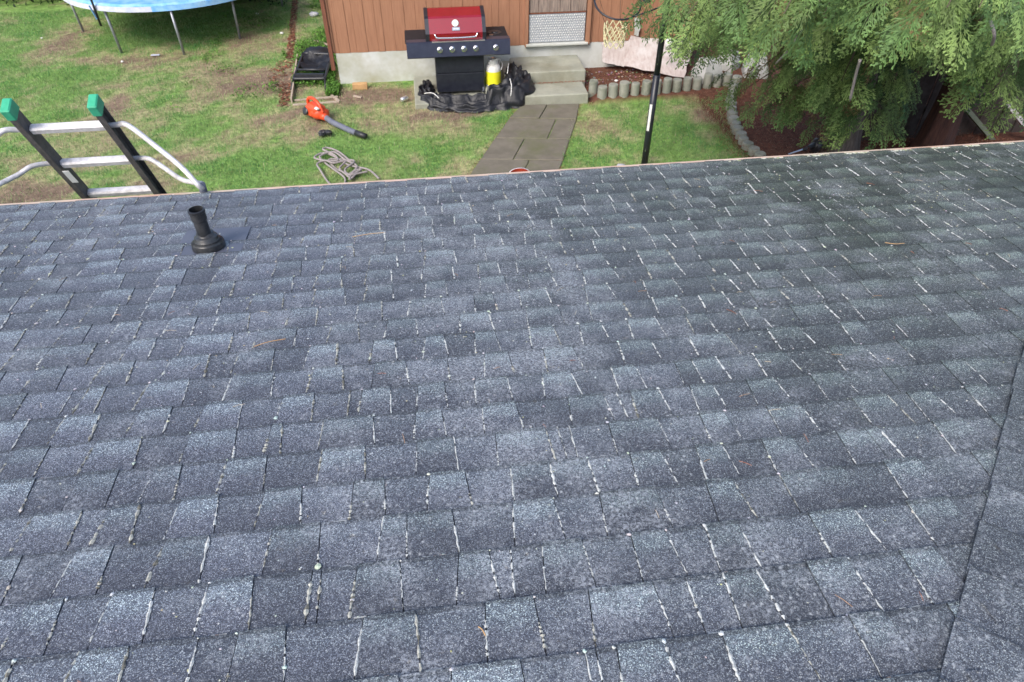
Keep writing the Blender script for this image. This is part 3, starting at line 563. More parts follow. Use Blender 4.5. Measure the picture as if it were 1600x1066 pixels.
# ------------------------------------------------------------------ basketball hoop
bh = thing('basketball_hoop', 'black basketball pole with a bare rim and net beside the cedar', 'basketball hoop', (2.6, 7.44, 0))
PX, PY = 2.605, 7.44
MB().tube([(PX, PY, 0), (PX, PY, 1.15)], .040, 16).build('pole', 'blackmetal', bh, smooth=True)
MB().tube([(PX, PY, 1.12), (PX, PY, 2.45)], .034, 16).build('upper_pole', 'blackmetal', bh, smooth=True)
stk = MB()
for z0, z1 in ((.50, .82),):
    V = []
    for z in (z0, z1):
        for k in range(5): a = math.radians(205+k*11); V.append((PX+.0412*math.cos(a), PY+.0412*math.sin(a), z))
    stk.add(V, [(k, k+1, k+6, k+5) for k in range(4)])
stk.build('sticker', 'white', bh)
for z in (.25, 1.28): MB().lathe((PX-.022, PY-.034, z), [(.008, 0), (.006, .006)], 10, (-.55, -.85, 0)).build('bolt', 'chrome', bh)
RX, RY, RZ, RR = 2.07, 7.42, 1.93, .243
TI = R(27)
def rimp(a, r_=RR): return Vector((RX+r_*math.cos(a), RY+r_*math.sin(a)*math.cos(TI), RZ+r_*math.sin(a)*math.sin(TI)))
rm = MB(); rm.tube([rimp(a) for a in np.linspace(0, 2*math.pi, 41)[:-1]], .010, 8, closed=True); rm.build('rim', 'blackmetal', bh, smooth=True)
br = MB(); br.box((2.36, RY, 2.0), (.07, .18, .14), bev=.01); br.span((2.37, RY, 2.02), (2.6, RY, 2.10), .06, .05); br.build('bracket', 'panel', bh)
br = MB(); br.tube([rimp(-1.1), (2.40, RY-.10, 1.86), (2.57, RY, 1.88)], .008, 8); br.tube([rimp(1.1), (2.40, RY+.10, 1.98)], .008, 8); br.build('rim_brace', 'blackmetal', bh, smooth=True)
MB().box((2.385, RY, 2.42), (.03, 1.0, .66), bev=.01).build('backboard', 'black', bh)
nb = MB(); nc = MB(); NS = 10; lev = [(RR*1.0, 0), (.118, -.21), (.122, -.27), (.115, -.33), (.108, -.39), (.10, -.44)]
for l in range(len(lev)-1):
    for k in range(NS):
        for s in (-1, 1):
            a0 = 2*math.pi*(k+.5*(l % 2))/NS; a1 = a0+s*math.pi/NS; r0, z0 = lev[l]; r1, z1 = lev[l+1]
            if l == 0 and (k % 2 or s > 0): continue
            P0 = Vector((RX+r0*math.cos(a0), RY+r0*math.sin(a0), RZ+z0)) if l else rimp(a0); P1 = Vector((RX+r1*math.cos(a1), RY+r1*math.sin(a1), RZ+z1))
            (nb if l > 0 else nc).tube([P0, (P0+P1)/2+Vector((0, 0, -.006)), P1], l and .0060 or .0025, 5, cap=False)
nb.build('net', 'net', bh); nc.build('net_cords', 'twig', bh)

# ------------------------------------------------------------------ leaf blower, black clump, rope, chair, tool, bucket
lb = thing('leaf_blower', 'orange leaf blower with a long black tube lying on the lawn', 'leaf blower', (-1.5, 9.4, 0))
b0 = Vector((-1.50, 9.42, 0)); dx = Vector((.60, -.75, 0)).normalized(); dy = Vector((.75, .60, 0)); axx = (dx, dy, Vector((0, 0, 1)))
MB().box(b0+Vector((0, 0, .13)), (.26, .20, .20), axx, bev=.045).build('engine_housing', 'orange', lb, smooth=False)
MB().lathe(b0+dx*.05+dy*.02+Vector((0, 0, .10)), [(.05, -.07), (.115, -.06), (.13, -.02), (.13, .03), (.11, .07), (.04, .09)], 24, (.3, .2, .9)).build('fan_housing', 'orange', lb, smooth=True)
MB().tube(smooth_path([b0-dx*.17+Vector((0, 0, .12)), b0-dx*.16+Vector((0, 0, .24)), b0-dx*.04+Vector((0, 0, .29)), b0+dx*.10+Vector((0, 0, .25)), b0+dx*.17+Vector((0, 0, .14))], 5), .022, 10).build('handle', 'orange', lb, smooth=True)
MB().lathe(b0-dx*.10-dy*.10+Vector((0, 0, .12)), [(.055, 0), (.055, .02), (.04, .03), (.015, .032)], 16, -dy+Vector((0, 0, .5))).build('recoil_cover', 'black', lb)
MB().blob(b0-dx*.17-dy*.04+Vector((0, 0, .07)), (.06, .06, .05), 3, .12).build('fuel_tank', 'orange', lb, smooth=True)
MB().blob(b0-dx*.17+dy*.07+Vector((0, 0, .09)), (.055, .06, .07), 6, .15).build('air_filter', 'black', lb, smooth=True)
MB().box(b0+dx*.13-dy*.06+Vector((0, 0, .21)), (.07, .05, .03), axx, bev=.01).build('choke_label', 'white', lb)
MB().tube([b0+dx*.12+Vector((0, 0, .10)), b0+dx*.24+Vector((0, 0, .09))], [.06, .043], 16).build('outlet', 'orange', lb, smooth=True)
tp = smooth_path([b0+dx*.22+Vector((0, 0, .095)), b0+dx*.40-dy*.015+Vector((0, 0, .085)), b0+dx*.60+dy*.01+Vector((0, 0, .07)), Vector((-1.0, 8.84, .06)), Vector((-.84, 8.71, .05))], 6)
MB().tube(tp, [.038]*(len(tp)-6)+[.038, .037, .036, .035, .034, .034], 16).build('blower_tube', 'rubber', lb, smooth=True)
MB().tube([tp[-5], tp[-1]+Vector((.03, -.03, 0))], [.040, .036], 16).build('nozzle', 'black', lb, smooth=True)
cp = at(510, 211); cb = MB()
for i in range(14): cb.blob((cp.x+random.uniform(-.07, .07), cp.y+random.uniform(-.05, .05), .02+random.random()*.03), (.04, .035, .025), i, .3)
o = cb.build('work_glove', 'black'); o['label'] = 'crumpled black cloth clump on the lawn just below the leaf blower'; o['category'] = 'cloth'
rp = MB(); c0 = Vector((-1.05, 7.98, 0)); rr = random.Random(3); loop = []
A = at(510, 248); B_ = at(550, 268)
ctrl = [at(594, 283), at(575, 268), at(548, 262), at(525, 250), at(505, 244), at(494, 252), at(505, 256), at(530, 256), at(525, 247), at(506, 240), at(512, 236), at(530, 244), at(548, 256), at(560, 266), at(545, 276), at(532, 268), at(540, 258), at(520, 262), at(508, 256), at(494, 262), at(500, 270), at(514, 288),
        at(530, 300), at(538, 282), at(522, 270), at(512, 258), at(500, 250), at(520, 244), at(542, 254), at(560, 262), at(554, 276), at(545, 286), at(552, 272), at(565, 270), at(548, 280), at(540, 270), at(556, 258), at(540, 252), at(515, 252), at(524, 266), at(536, 274), at(550, 284), at(560, 276), at(572, 272)]
for i, p in enumerate(ctrl): loop.append(Vector((p.x+rr.uniform(-.02, .02), p.y+rr.uniform(-.02, .02), .02+.035*rr.random())))
rp.tube(smooth_path(loop, 7), .0125, 8); o = rp.build('rope', 'rope', smooth=True); o['label'] = 'tangled pile of grey rope on the lawn near the roof edge'; o['category'] = 'rope'
ch = thing('folding_chair', 'collapsed black folding chair lying in the weeds at the shed corner', 'chair', (-1.7, 11.1, 0))
q = [Vector((-1.95, 10.72, .10)), Vector((-1.47, 10.62, .12)), Vector((-1.40, 11.30, .24)), Vector((-1.84, 11.42, .24))]
fr = MB(); loopc = []
for i in range(4):
    a, b_, c_ = q[i-1], q[i], q[(i+1) % 4]; loopc += [b_.lerp(a, .12), b_.lerp(a, .02).lerp(c_, .02), b_.lerp(c_, .12)]
fr.tube(smooth_path(loopc, 3, True), .022, 8, closed=True); fr.tube([q[0].lerp(q[3], .35), q[1].lerp(q[2], .35)], .018, 8); fr.build('seat_frame', 'black', ch, smooth=True)
sf = MB(); k = 8; V = []
for i in range(k+1):
    for j in range(k+1):
        u, v = i/k, .36+j/k*.62; p = (q[0]*(1-u)+q[1]*u)*(1-v)+(q[3]*(1-u)+q[2]*u)*v; V.append(p+Vector((0, 0, -.07*math.sin(math.pi*u)*math.sin(math.pi*j/k)+.030*math.sin(i*1.7+j*2.1)+.02*math.sin(i*.8-j*1.6))))
sf.add(V, [(i*(k+1)+j, (i+1)*(k+1)+j, (i+1)*(k+1)+j+1, i*(k+1)+j+1) for i in range(k) for j in range(k)]); sf.build('seat_fabric', 'tarp', ch, smooth=True)
bx = MB(); bx.span(q[0].lerp(q[3], .1)+Vector((.02, 0, -.01)), q[1].lerp(q[2], .1)+Vector((-.02, 0, -.01)), .05, .09); bx.build('front_panel', 'black', ch)
for i, (a, b_) in enumerate(((q[0], (-1.99, 10.55, 0)), (q[1], (-1.47, 10.48, 0)), (q[2], (-1.38, 11.5, 0)), (q[3], (-1.86, 11.6, 0)))): MB().tube([a, b_], .014, 6).build('leg', 'black', ch, smooth=True)
bk = MB(); bk.blob((-1.66, 11.75, .12), (.24, .16, .10), 17, .12, n=10, m=6); bk.build('backrest', 'tarp', ch, smooth=True)
tl = thing('garden_tool', 'small black tool with a thin silver blade on the needle litter below the cedar', 'tool', (4.9, 7.68, .05))
a = at(1232, 241, .10); b_ = at(1262, 231, .16); MB().span(a, b_, .022, .006).build('blade', 'alu', tl)
p = at(1274, 230, .10); MB().blob((p.x, p.y, .12), (.07, .09, .10), 4, .12).build('motor_body', 'black', tl, smooth=True)
a = at(1256, 234, .15); MB().tube([a, (p.x, p.y, .15)], [.018, .035], 8).build('neck', 'black', tl, smooth=True)
MB().lathe(at(1263, 231, .17), [(.02, 0), (.02, .02)], 12, (0, -.4, 1)).build('cap', 'chrome', tl)
bp = at(812, 272, .17); bk = thing('bucket', 'orange-red bucket on the path, only its rim showing past the roof edge', 'bucket', (bp.x, bp.y, 0))
MB().lathe((bp.x, bp.y, .02), [(.085, 0), (.115, .15), (.122, .15), (.122, .165), (.112, .165), (.108, .14), (.08, .012)], 28, cap=True).build('pail', 'bucket', bk, smooth=False)
hl = [(bp.x+.12*math.cos(a), bp.y+.03*math.sin(a)+.02, .17+.05*math.sin(a)) for a in np.linspace(0, math.pi, 12)]; MB().tube(hl, .004, 6).build('bail', 'alu', bk)
cbm = MB()
for i in range(12): cbm.blob((bp.x+random.uniform(-.07, .07), bp.y+random.uniform(-.07, .07), .10+random.random()*.06), (.035, .03, .02), 90+i, .3)
cbm.build('contents', 'bucket', bk)

# ------------------------------------------------------------------ trampoline
tc = Vector((-4.25, 14.08, 0)); TR = 1.84; TZ = .76
tm = thing('trampoline', 'round trampoline with faded blue padding and steel legs at the edge of the lawn', 'trampoline', tc)
def ring(mb, r0, z0, r1, z1, n=64):
    V = []
    for r_, z in ((r0, z0), (r1, z1)):
        for k in range(n): a = 2*math.pi*k/n; V.append((tc.x+r_*math.cos(a), tc.y+r_*math.sin(a), z+.006*math.sin(k*2.3)))
    mb.add(V, [(k, (k+1) % n, n+(k+1) % n, n+k) for k in range(n)])
pd = MB(); ring(pd, TR, TZ+.02, TR-.04, TZ+.05); ring(pd, TR-.04, TZ+.05, 1.50, TZ+.045); pd.build('safety_pad', 'blue', tm, smooth=True)
for a0, a1, mt_ in ((2.6, 4.75, 'bluepale'), (4.75, 8.88, 'blue')):
    pd = MB(); aa = np.linspace(a0, a1, 40); pd.add([(tc.x+q_*math.cos(a), tc.y+q_*math.sin(a), z) for q_, z in ((TR+.004, TZ+.022), (TR+.01, TZ-.055)) for a in aa], [(k, k+1, 41+k, 40+k) for k in range(39)]); pd.build('pad_skirt', mt_, tm, smooth=True)
mt = MB(); mt.add([(tc.x+1.5*math.cos(a), tc.y+1.5*math.sin(a), TZ+.02) for a in np.linspace(0, 2*math.pi, 49)[:-1]], [tuple(range(48))]); mt.build('jumping_mat', 'tarp', tm)
MB().tube([(tc.x+(TR-.03)*math.cos(a), tc.y+(TR-.03)*math.sin(a), TZ-.02) for a in np.linspace(0, 2*math.pi, 49)[:-1]], .022, 8, closed=True).build('frame_ring', 'galv', tm, smooth=True)
for i, (px, py) in enumerate([(130, 48), (190, 82), (288, 85), (375, 60), (441, 10)]):
    p = at(px, py); d = (Vector((p.x, p.y, 0))-tc).normalized(); e = Vector((p.x, p.y, 0))+d*.04; MB().tube([(p.x, p.y, -.02), (e.x, e.y, TZ-.03)], .021, 10).build('leg', 'galv', tm, smooth=True)
for a in (2.2, 1.5, .9, 2.9):
    e = tc+Vector((math.cos(a), math.sin(a), 0))*(TR-.05); MB().tube([(e.x, e.y, 0), (e.x, e.y, TZ-.03)], .021, 10).build('leg', 'galv', tm, smooth=True)
p = at(190, 82); d = (Vector((p.x, p.y, 0))-tc).normalized(); e = tc+d*(TR+.012)
MB().tube([e+Vector((-.02, -.02, TZ-.28)), e+Vector((-.02, -.02, TZ+.9))], .017, 10).build('net_pole', 'black', tm, smooth=True)
MB().span(e+Vector((-.08, -.03, TZ+.03)), e+Vector((-.03, -.04, TZ-.17)), .035, .006).build('pad_strap', 'blue', tm)
# pale scrap by the trampoline
p = at(243, 87); o = MB().box((p.x, p.y, .012), (.14, .05, .012), bev=.004).build('plastic_scrap', 'bluepale'); o['label'] = 'thin pale scrap of plastic on bare soil between two trampoline legs'; o['category'] = 'scrap'
# hedge behind
def hs(n):
    x = rng.uniform(-9.5, -2.5, n); z = rng.uniform(0, 2.2, n); y = 14.95+.5*(x < -4.5)+rng.random(n)*1.6+np.abs(vn1.fbm(x, z, 1.2, 3)-.5)*1.2; return np.stack([x, y, z], -1)
hg = thing('hedge', 'dark evergreen hedge behind the trampoline', 'hedge', (-5, 16, 0))
leaves(24000, hs, .05, lambda P, n: np.array([.030, .058, .018])*rng.uniform(.4, 1.6, (n, 1)), 'foliage', parent=hg, tilt=1.2, mat='leaf')
hb = MB()
for i in range(12): hb.tube([(-9.2+i*.65, 16.2, 0), (-9.1+i*.65, 16.3, 2.0)], .03, 6)
hb.build('stems', 'twig', hg)
hb = MB().box((-5.6, 16.85, .95), (7.6, .1, 1.9)).build('core', 'fence', hg)

# ------------------------------------------------------------------ fence behind the cedars
FY = 7.82
fc = thing('board_fence', 'dark weathered vertical board fence in the shade behind the cedar trunks', 'fence', (7, FY, 0))
x = 5.55; i = 0
while x < 10.5:
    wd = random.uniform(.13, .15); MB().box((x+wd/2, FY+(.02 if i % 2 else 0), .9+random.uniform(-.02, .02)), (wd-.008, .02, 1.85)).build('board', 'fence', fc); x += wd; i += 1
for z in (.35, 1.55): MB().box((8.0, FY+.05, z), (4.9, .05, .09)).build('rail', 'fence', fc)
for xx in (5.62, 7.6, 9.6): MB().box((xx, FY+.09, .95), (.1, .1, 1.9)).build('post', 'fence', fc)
a = aty(1508, 168, FY-.14); b_ = aty(1562, 232, FY-.14); o = MB().span(a, b_+(b_-a)*.2, .10, .05).build('timber_brace', 'beam'); o['label'] = 'pale green-grey timber brace leaning across the dark fence right of the reddish trunk'; o['category'] = 'timber'
a = aty(1572, 160, FY-.3); b_ = aty(1604, 200, FY-.3); o = MB().span(a, b_+(b_-a)*.4, .08, .05).build('timber_brace', 'rung'); o['label'] = 'whitish timber rail showing through the foliage at the right edge'; o['category'] = 'timber'

# ------------------------------------------------------------------ cedars
def spray_template(seed):
    """a flat, twice-branched cedar spray with uneven side sprays"""
    q = random.Random(seed); V = []; Fs = []; cz = []
    def dia(p, d, L, wd, c):
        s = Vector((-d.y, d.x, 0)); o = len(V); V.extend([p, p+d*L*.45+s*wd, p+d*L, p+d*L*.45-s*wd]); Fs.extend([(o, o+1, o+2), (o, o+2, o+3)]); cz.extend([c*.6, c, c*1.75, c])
    cur = q.uniform(-.25, .25); n = 9; px_ = Vector((0, 0, 0)); ang = 0.0
    for i in range(n):
        t_ = (i+.6)/n; ang += cur/n*2; ax_ = Vector((math.cos(ang), math.sin(ang), -.05-.28*t_)); nx_ = px_+ax_/n
        dia(px_, ax_, 1.25/n, .012, .8); px_ = nx_
        s = 1 if i % 2 else -1; L = (.46*(1-t_)**.8+.10)*q.uniform(.7, 1.25); a = ang+R(q.uniform(32, 50))*s; zz = -.12-.3*q.random()
        d = Vector((math.cos(a), math.sin(a), zz)); dia(px_, d, L*1.05, .018, .9)
        m_ = 5 if L > .3 else 3
        for j in range(m_):
            f = (j+.7)/m_*.95; s2 = 1 if j % 2 else -1; a2 = a+s2*R(q.uniform(28, 44)); l2 = L*.42*(1.1-f*.55)*q.uniform(.7, 1.2); pp = px_+d*L*f; d2 = Vector((math.cos(a2), math.sin(a2), zz-.1)); dia(pp, d2, l2, .018, .85+.4*t_)
            a3 = a2-s2*R(34); dia(pp+d2*l2*.45, Vector((math.cos(a3), math.sin(a3), zz-.1)), l2*.55, .014, .9+.4*t_)
        a = ang-R(q.uniform(34, 50))*s; L2 = L*.7; d = Vector((math.cos(a), math.sin(a), zz)); dia(px_, d, L2, .013, .9)
        for f in (.3, .6): 
            for s2 in (-1, 1): a2 = a+s2*R(36); dia(px_+d*L2*f, Vector((math.cos(a2), math.sin(a2), zz)), L2*.34, .017, .9+.4*t_)
    return np.array([tuple(v) for v in V]), np.array(Fs), np.array(cz)
TEMPL = [spray_template(k) for k in range(5)]; NTV = min(len(t[0]) for t in TEMPL)
def cedar(name_label, base, rtrunk, trunk_mat, H, boughs, seed):
    r = random.Random(seed); root = thing('cedar_tree', name_label, 'tree', (base[0], base[1], 0))
    pts = [(base[0]+r.uniform(-.03, .03)*z*.3, base[1]+r.uniform(-.03, .03)*z*.3, z) for z in np.linspace(-.1, H, 12)]
    tp_ = smooth_path(pts, 2); n_ = 18; V = []
    for i, p in enumerate(tp_):
        z = max(p.z, 0); rad = rtrunk*((1-z/H)*.9+.1)*(1+.55*math.exp(-z/.25))
        for k in range(n_): a = 2*math.pi*k/n_; q = 1+.10*math.sin(k*2.1+seed)+.05*math.sin(k*5.3); V.append((p.x+rad*q*math.cos(a), p.y+rad*q*math.sin(a), p.z))
    mb = MB(); mb.add(V, [(i*n_+k, i*n_+(k+1) % n_, (i+1)*n_+(k+1) % n_, (i+1)*n_+k) for i in range(len(tp_)-1) for k in range(n_)]); mb.build('trunk', trunk_mat, root, smooth=True)
    bm_ = MB(); mats = []; tints = []
    for (T, dens, tone) in boughs:
        T = Vector(T); dh = Vector((T.x-base[0], T.y-base[1], 0)); L = dh.length; z0 = min(T.z+.30*L+.15, H*.97); St = Vector((base[0], base[1], z0))
        Cn = St.lerp(T, .55)+Vector((0, 0, .22*L)); cv = [St*(1-s)**2+Cn*2*s*(1-s)+T*s*s for s in np.linspace(0, 1, 12)]
        bm_.tube(cv, [max(.003, (.020)*(1-s)*min(1, L/2)+.003) for s in np.linspace(0, 1, 12)], 6, cap=False)
        side = Vector((-dh.y, dh.x, 0)).normalized() if L > .01 else Vector((1, 0, 0)); nsp = max(8, int(dens*(8+L*15)))
        for q in range(nsp):
            s = .22+.78*(q+r.random())/nsp; j = min(10, int(s*11)); f = s*11-j; p = cv[j].lerp(cv[j+1], f); tan = (cv[j+1]-cv[j]).normalized()
            sd = -1 if q % 2 else 1; spread = (.10+.38*math.sin(min(1, (1-s)*1.3+.12)*math.pi*.5))*r.uniform(.15, 1.0)
            sz = r.uniform(.22, .38)*(1.0 if s > .4 else .85)
            p = p+side*sd*spread+Vector((0, 0, -.30*spread+r.uniform(-.05, .03)))
            d = (tan*r.uniform(.3, .9)+side*sd*r.uniform(.1, .8)+Vector((0, 0, -r.uniform(.15, .85)))).normalized()
            upv = Vector((r.uniform(-.4, .4), r.uniform(-.7, .1), 1)); Y = upv.cross(d).normalized(); Z = d.cross(Y)
            mats.append(np.array([[d.x, Y.x, Z.x, 0], [d.y, Y.y, Z.y, 0], [d.z, Y.z, Z.z, 0]])*sz+np.array([[0, 0, 0, p.x], [0, 0, 0, p.y], [0, 0, 0, p.z]]))
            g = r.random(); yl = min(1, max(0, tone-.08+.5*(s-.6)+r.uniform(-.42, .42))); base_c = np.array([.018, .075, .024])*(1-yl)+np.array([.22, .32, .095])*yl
            if r.random() < .03: base_c = np.array([.22, .16, .07]); sz *= .6
            tints.append(base_c*r.uniform(.55, 1.1))
    bm_.build('branches', 'twig', root, smooth=True)
    A = np.array(mats); tn = np.array(tints); Vl = []; Fl = []; Cl = []; off = 0
    for q in range(5):
        sv, sf, sc = TEMPL[q]; a_ = A[q::5]; t4 = np.concatenate([sv, np.ones((len(sv), 1))], 1); v_ = np.einsum('nij,kj->nki', a_, t4).reshape(-1, 3)
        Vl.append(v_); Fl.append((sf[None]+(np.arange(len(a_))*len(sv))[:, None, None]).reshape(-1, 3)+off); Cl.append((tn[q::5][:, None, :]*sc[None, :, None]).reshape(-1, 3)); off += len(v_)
    V = np.concatenate(Vl); Fx = np.concatenate(Fl); cols = np.concatenate(Cl)
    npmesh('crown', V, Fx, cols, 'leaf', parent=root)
T1 = (5.22, 7.62); T2 = (6.34, 7.38)
b1 = []; b2 = []
def bt(px, py, z, dens=1.0, tone=.5): p = at(px, py-(34 if py > 60 else 8), z); dens = dens*.70; return (tuple(p), dens, tone)
for a_ in [(1022, 8, 2.35), (1040, 42, 2.05), (1052, 80, 1.75), (1085, 104, 1.55), (1125, 88, 1.75), (1075, 30, 2.3), (1105, 55, 2.05), (1150, 66, 2.0), (1195, 40, 2.3), (1120, 10, 2.6), (1165, 20, 2.55), (1225, 30, 2.6),
           (1128, 150, .95, .45, .5), (1150, 185, .75, .5, .45), (1185, 205, .6, .7, .4), (1215, 190, .75), (1190, 140, 1.15), (1225, 120, 1.35), (1250, 155, 1.15), (1275, 190, .95), (1262, 90, 1.75), (1290, 120, 1.55), (1300, 65, 2.1), (1285, 35, 2.4),
           (1250, 218, .55, 1.0, .45), (1360, 232, .75, 1.0, .6), (1350, 222, .85, 1.2, .55), (1372, 200, 1.05, .9, .45), (1340, 180, 1.25), (1365, 150, 1.45), (1330, 130, 1.6), (1345, 90, 2.0), (1315, 160, 1.4), (1280, 10, 2.7), (1240, 60, 2.0)]:
    b1.append(bt(*a_))
for a_ in [(1330, 40, 2.4), (1375, 30, 2.55), (1405, 55, 2.3, 1, .7), (1428, 84, 2.05, 1, .7), (1450, 50, 2.4, 1, .7), (1475, 80, 2.15, 1, .7), (1500, 100, 2.0), (1490, 130, 1.8), (1465, 105, 1.95), (1530, 70, 2.3), (1545, 130, 1.85, 1, .6), (1548, 160, 1.6, 1, .6), (1575, 110, 2.0, 1, .55),
           (1590, 140, 1.85, 1, .6), (1585, 165, 1.65), (1420, 15, 2.8), (1480, 20, 2.8), (1530, 20, 2.8), (1580, 40, 2.6), (1600, 80, 2.3), (1590, 200, 1.35, .6, .35), (1395, 85, 2.0, .6, .35), (1610, 120, 2.0), (1620, 60, 2.5), (1560, 85, 2.2)]:
    b2.append(bt(*a_))
r_ = random.Random(9)
for (bb, T, n) in ((b1, T1, 60), (b2, T2, 60)):
    for i in range(n):
        z = 1.6+4.8*i/n; L = 2.9*(1-(z-1.6)/6.8)*r_.uniform(.7, 1.05); a = i*2.4+r_.uniform(-.3, .3); x_, y_ = T[0]+L*math.cos(a), T[1]+L*math.sin(a)
        if y_ < 5.9 and z < 3.4: continue
        if z < 3.4 and (math.sin(a) < .35 or T is T1 and math.cos(a) > -.2): continue
        if z < 2.4 and math.cos(a) < -.3: continue
        b = ((x_, y_, z), 1.1, .5); bb.append(b)
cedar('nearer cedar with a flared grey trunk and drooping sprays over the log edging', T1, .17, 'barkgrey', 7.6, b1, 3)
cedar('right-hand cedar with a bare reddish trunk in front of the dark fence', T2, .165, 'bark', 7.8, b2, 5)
# bare grey twigs showing in the crown
for (p0, p1, p2, z0, z1, lab) in [((1344, 94), (1337, 118), (1328, 158), 2.15, 1.75, 'bare grey twig hanging in the middle of the cedar foliage'), ((1254, 45), (1235, 75), (1212, 100), 2.2, 1.8, 'long bare twig slanting through the left cedar foliage'), ((1548, 34), (1554, 55), (1549, 72), 2.6, 2.4, 'crooked grey twig in the foliage at the upper right')]:
    a, m_, c = at(*p0, z0), at(*p1, (z0+z1)/2+.05), at(*p2, z1); o = MB().tube(smooth_path([a, m_, c], 5), [.013]+[.011]*9+[.005], 6).build('bare_twig', 'rope', smooth=True); o['label'] = lab; o['category'] = 'twig'

# ------------------------------------------------------------------ the house under the camera
SL = math.tan(R(9)); ZR = EYE.z-1.3333
def zr(y): return ZR-y*SL
NRM = Vector((0, math.sin(R(9)), math.cos(R(9))))
house = thing('house', 'single-storey house whose dark grey shingle roof fills the foreground', 'house', (0, 0, 0))
RID = -2.2; XL = -7.5; OFFR = .475*math.sqrt(2)
deck = MB(); hx = lambda y: y+OFFR
EAVE = 3.545
top = [(XL, EAVE, zr(EAVE)), (hx(EAVE), EAVE, zr(EAVE)), (hx(RID), RID, zr(RID)), (XL, RID, zr(RID))]
XE = hx(EAVE); side_ = [(hx(EAVE), EAVE, zr(EAVE)), (XE, -8.0, zr(EAVE)), (hx(RID), RID, zr(RID))]
bk_ = [(XL, RID, zr(RID)), (hx(RID), RID, zr(RID)), (XE, -8.0, zr(EAVE)), (XL, -8.0, zr(EAVE))]
for poly in (top, side_, bk_):
    n = len(poly); deck.add([(a, b, c) for a, b, c in poly]+[(a, b, c-.10) for a, b, c in poly], [tuple(range(n)), tuple(range(2*n-1, n-1, -1))]+[(i, (i+1) % n, (i+1) % n+n, i+n) for i in range(n)])
roof = deck.build('roof', 'underlay', house)
MB().box((-1.7, -2.2, .95), (10.6, 10.7, 1.95)).build('wall', 'wallpaint', house)
MB().box(((XL+XE)/2, EAVE-.02, zr(EAVE)-.15), (XE-XL, .03, .19)).build('fascia', 'wallpaint', house)
MB().box((XE-.02, -2.2, zr(EAVE)-.15), (.03, 11.4, .19)).build('fascia', 'wallpaint', house)

JT = None
JT={11:'-1.518L -1.404L -1.243D -1.129L -1.037D -0.932L -0.765D -0.68L -0.538D -0.42L -0.311D -0.215L -0.1D 0.058L 0.176D',
12:'-1.483D -1.389L -1.284D -1.176L -1.064D -0.952L -0.814D -0.723L -0.595D -0.483L -0.378D -0.261L -0.174D -0.078L 0.001D 0.102L 0.185D 0.301L 0.399D 0.484L 0.576D 0.666L 0.781D 0.889L',
13:'-1.354D -1.214D -1.17L -1.11D -0.986L -0.846D -0.717L -0.572D -0.455L -0.345D -0.249L -0.134D 0.002D 0.122L 0.215D 0.33L 0.444D 0.596L 0.719D 0.994D 1.145L 1.271D 1.415L',
14:'-1.285D -1.185L -1.073D -0.967L -0.862D -0.77L -0.647D -0.532L -0.427D -0.318D -0.283L -0.187D -0.105L -0.013D 0.079L 0.192D 0.299L 0.408D 0.535L 0.622D 0.75L 0.814L 0.904D 1.028L 1.147D 1.296L 1.425D 1.55L 1.677D 1.837D',
15:'-1.266L -1.167D -1.045L -0.905D -0.775L -0.633D -0.542L -0.501D -0.389L -0.233D -0.114L -0.025D 0.092L 0.204D 0.357L 0.48D 0.523D 0.559L 0.659D 0.751L 0.833D 0.938L 1.043D 1.16L 1.264D 1.402L 1.483D 1.695L 1.81D',
16:'-1.142D -1.033L -0.927D -0.837L -0.755D -0.641L -0.524D -0.378L -0.252D -0.11L 0.003D 0.118L 0.274D 0.308D 0.34D 0.455L 0.609D 0.734L 0.819D 0.945L 1.058D 1.224L 1.345D 1.401L 1.491D',
17:'-1.098L -0.969D -0.908L -0.822D -0.733L -0.622D -0.516L -0.408D -0.28L -0.193D -0.081L 0.028D 0.144L 0.257L 0.366D 0.479L 0.578D 0.668L 0.754D 0.965D 1.09L 1.185L 1.228D 1.386L 1.497D',
18:'-1.053D -0.94L -0.846D -0.733L -0.618D -0.472L -0.348D -0.203L -0.136L -0.015D 0.129L 0.247D 0.358L 0.518D 0.645L 0.733D 0.855L 1.042D 1.15L 1.262D 1.408L',
19:'-0.989L -0.9D -0.806L -0.702D -0.59L -0.481D -0.356D -0.333D -0.257L -0.147D -0.021L 0.067D 0.108D 0.181L 0.29D 0.404L 0.502D 0.59L 0.682D 0.863L 0.992D 1.125L 1.248D',
20:'-0.945D -0.824L -0.714D -0.577D -0.496L -0.386D -0.237L -0.111D 0.032L 0.149D 0.262L 0.423D 0.496D 0.58L 0.785L 0.891D 1.014L 1.111D',
21:'-0.05L 0.1D 0.229D 0.252D 0.29L 0.403D 0.522L 0.677D 0.806L 0.896D'}

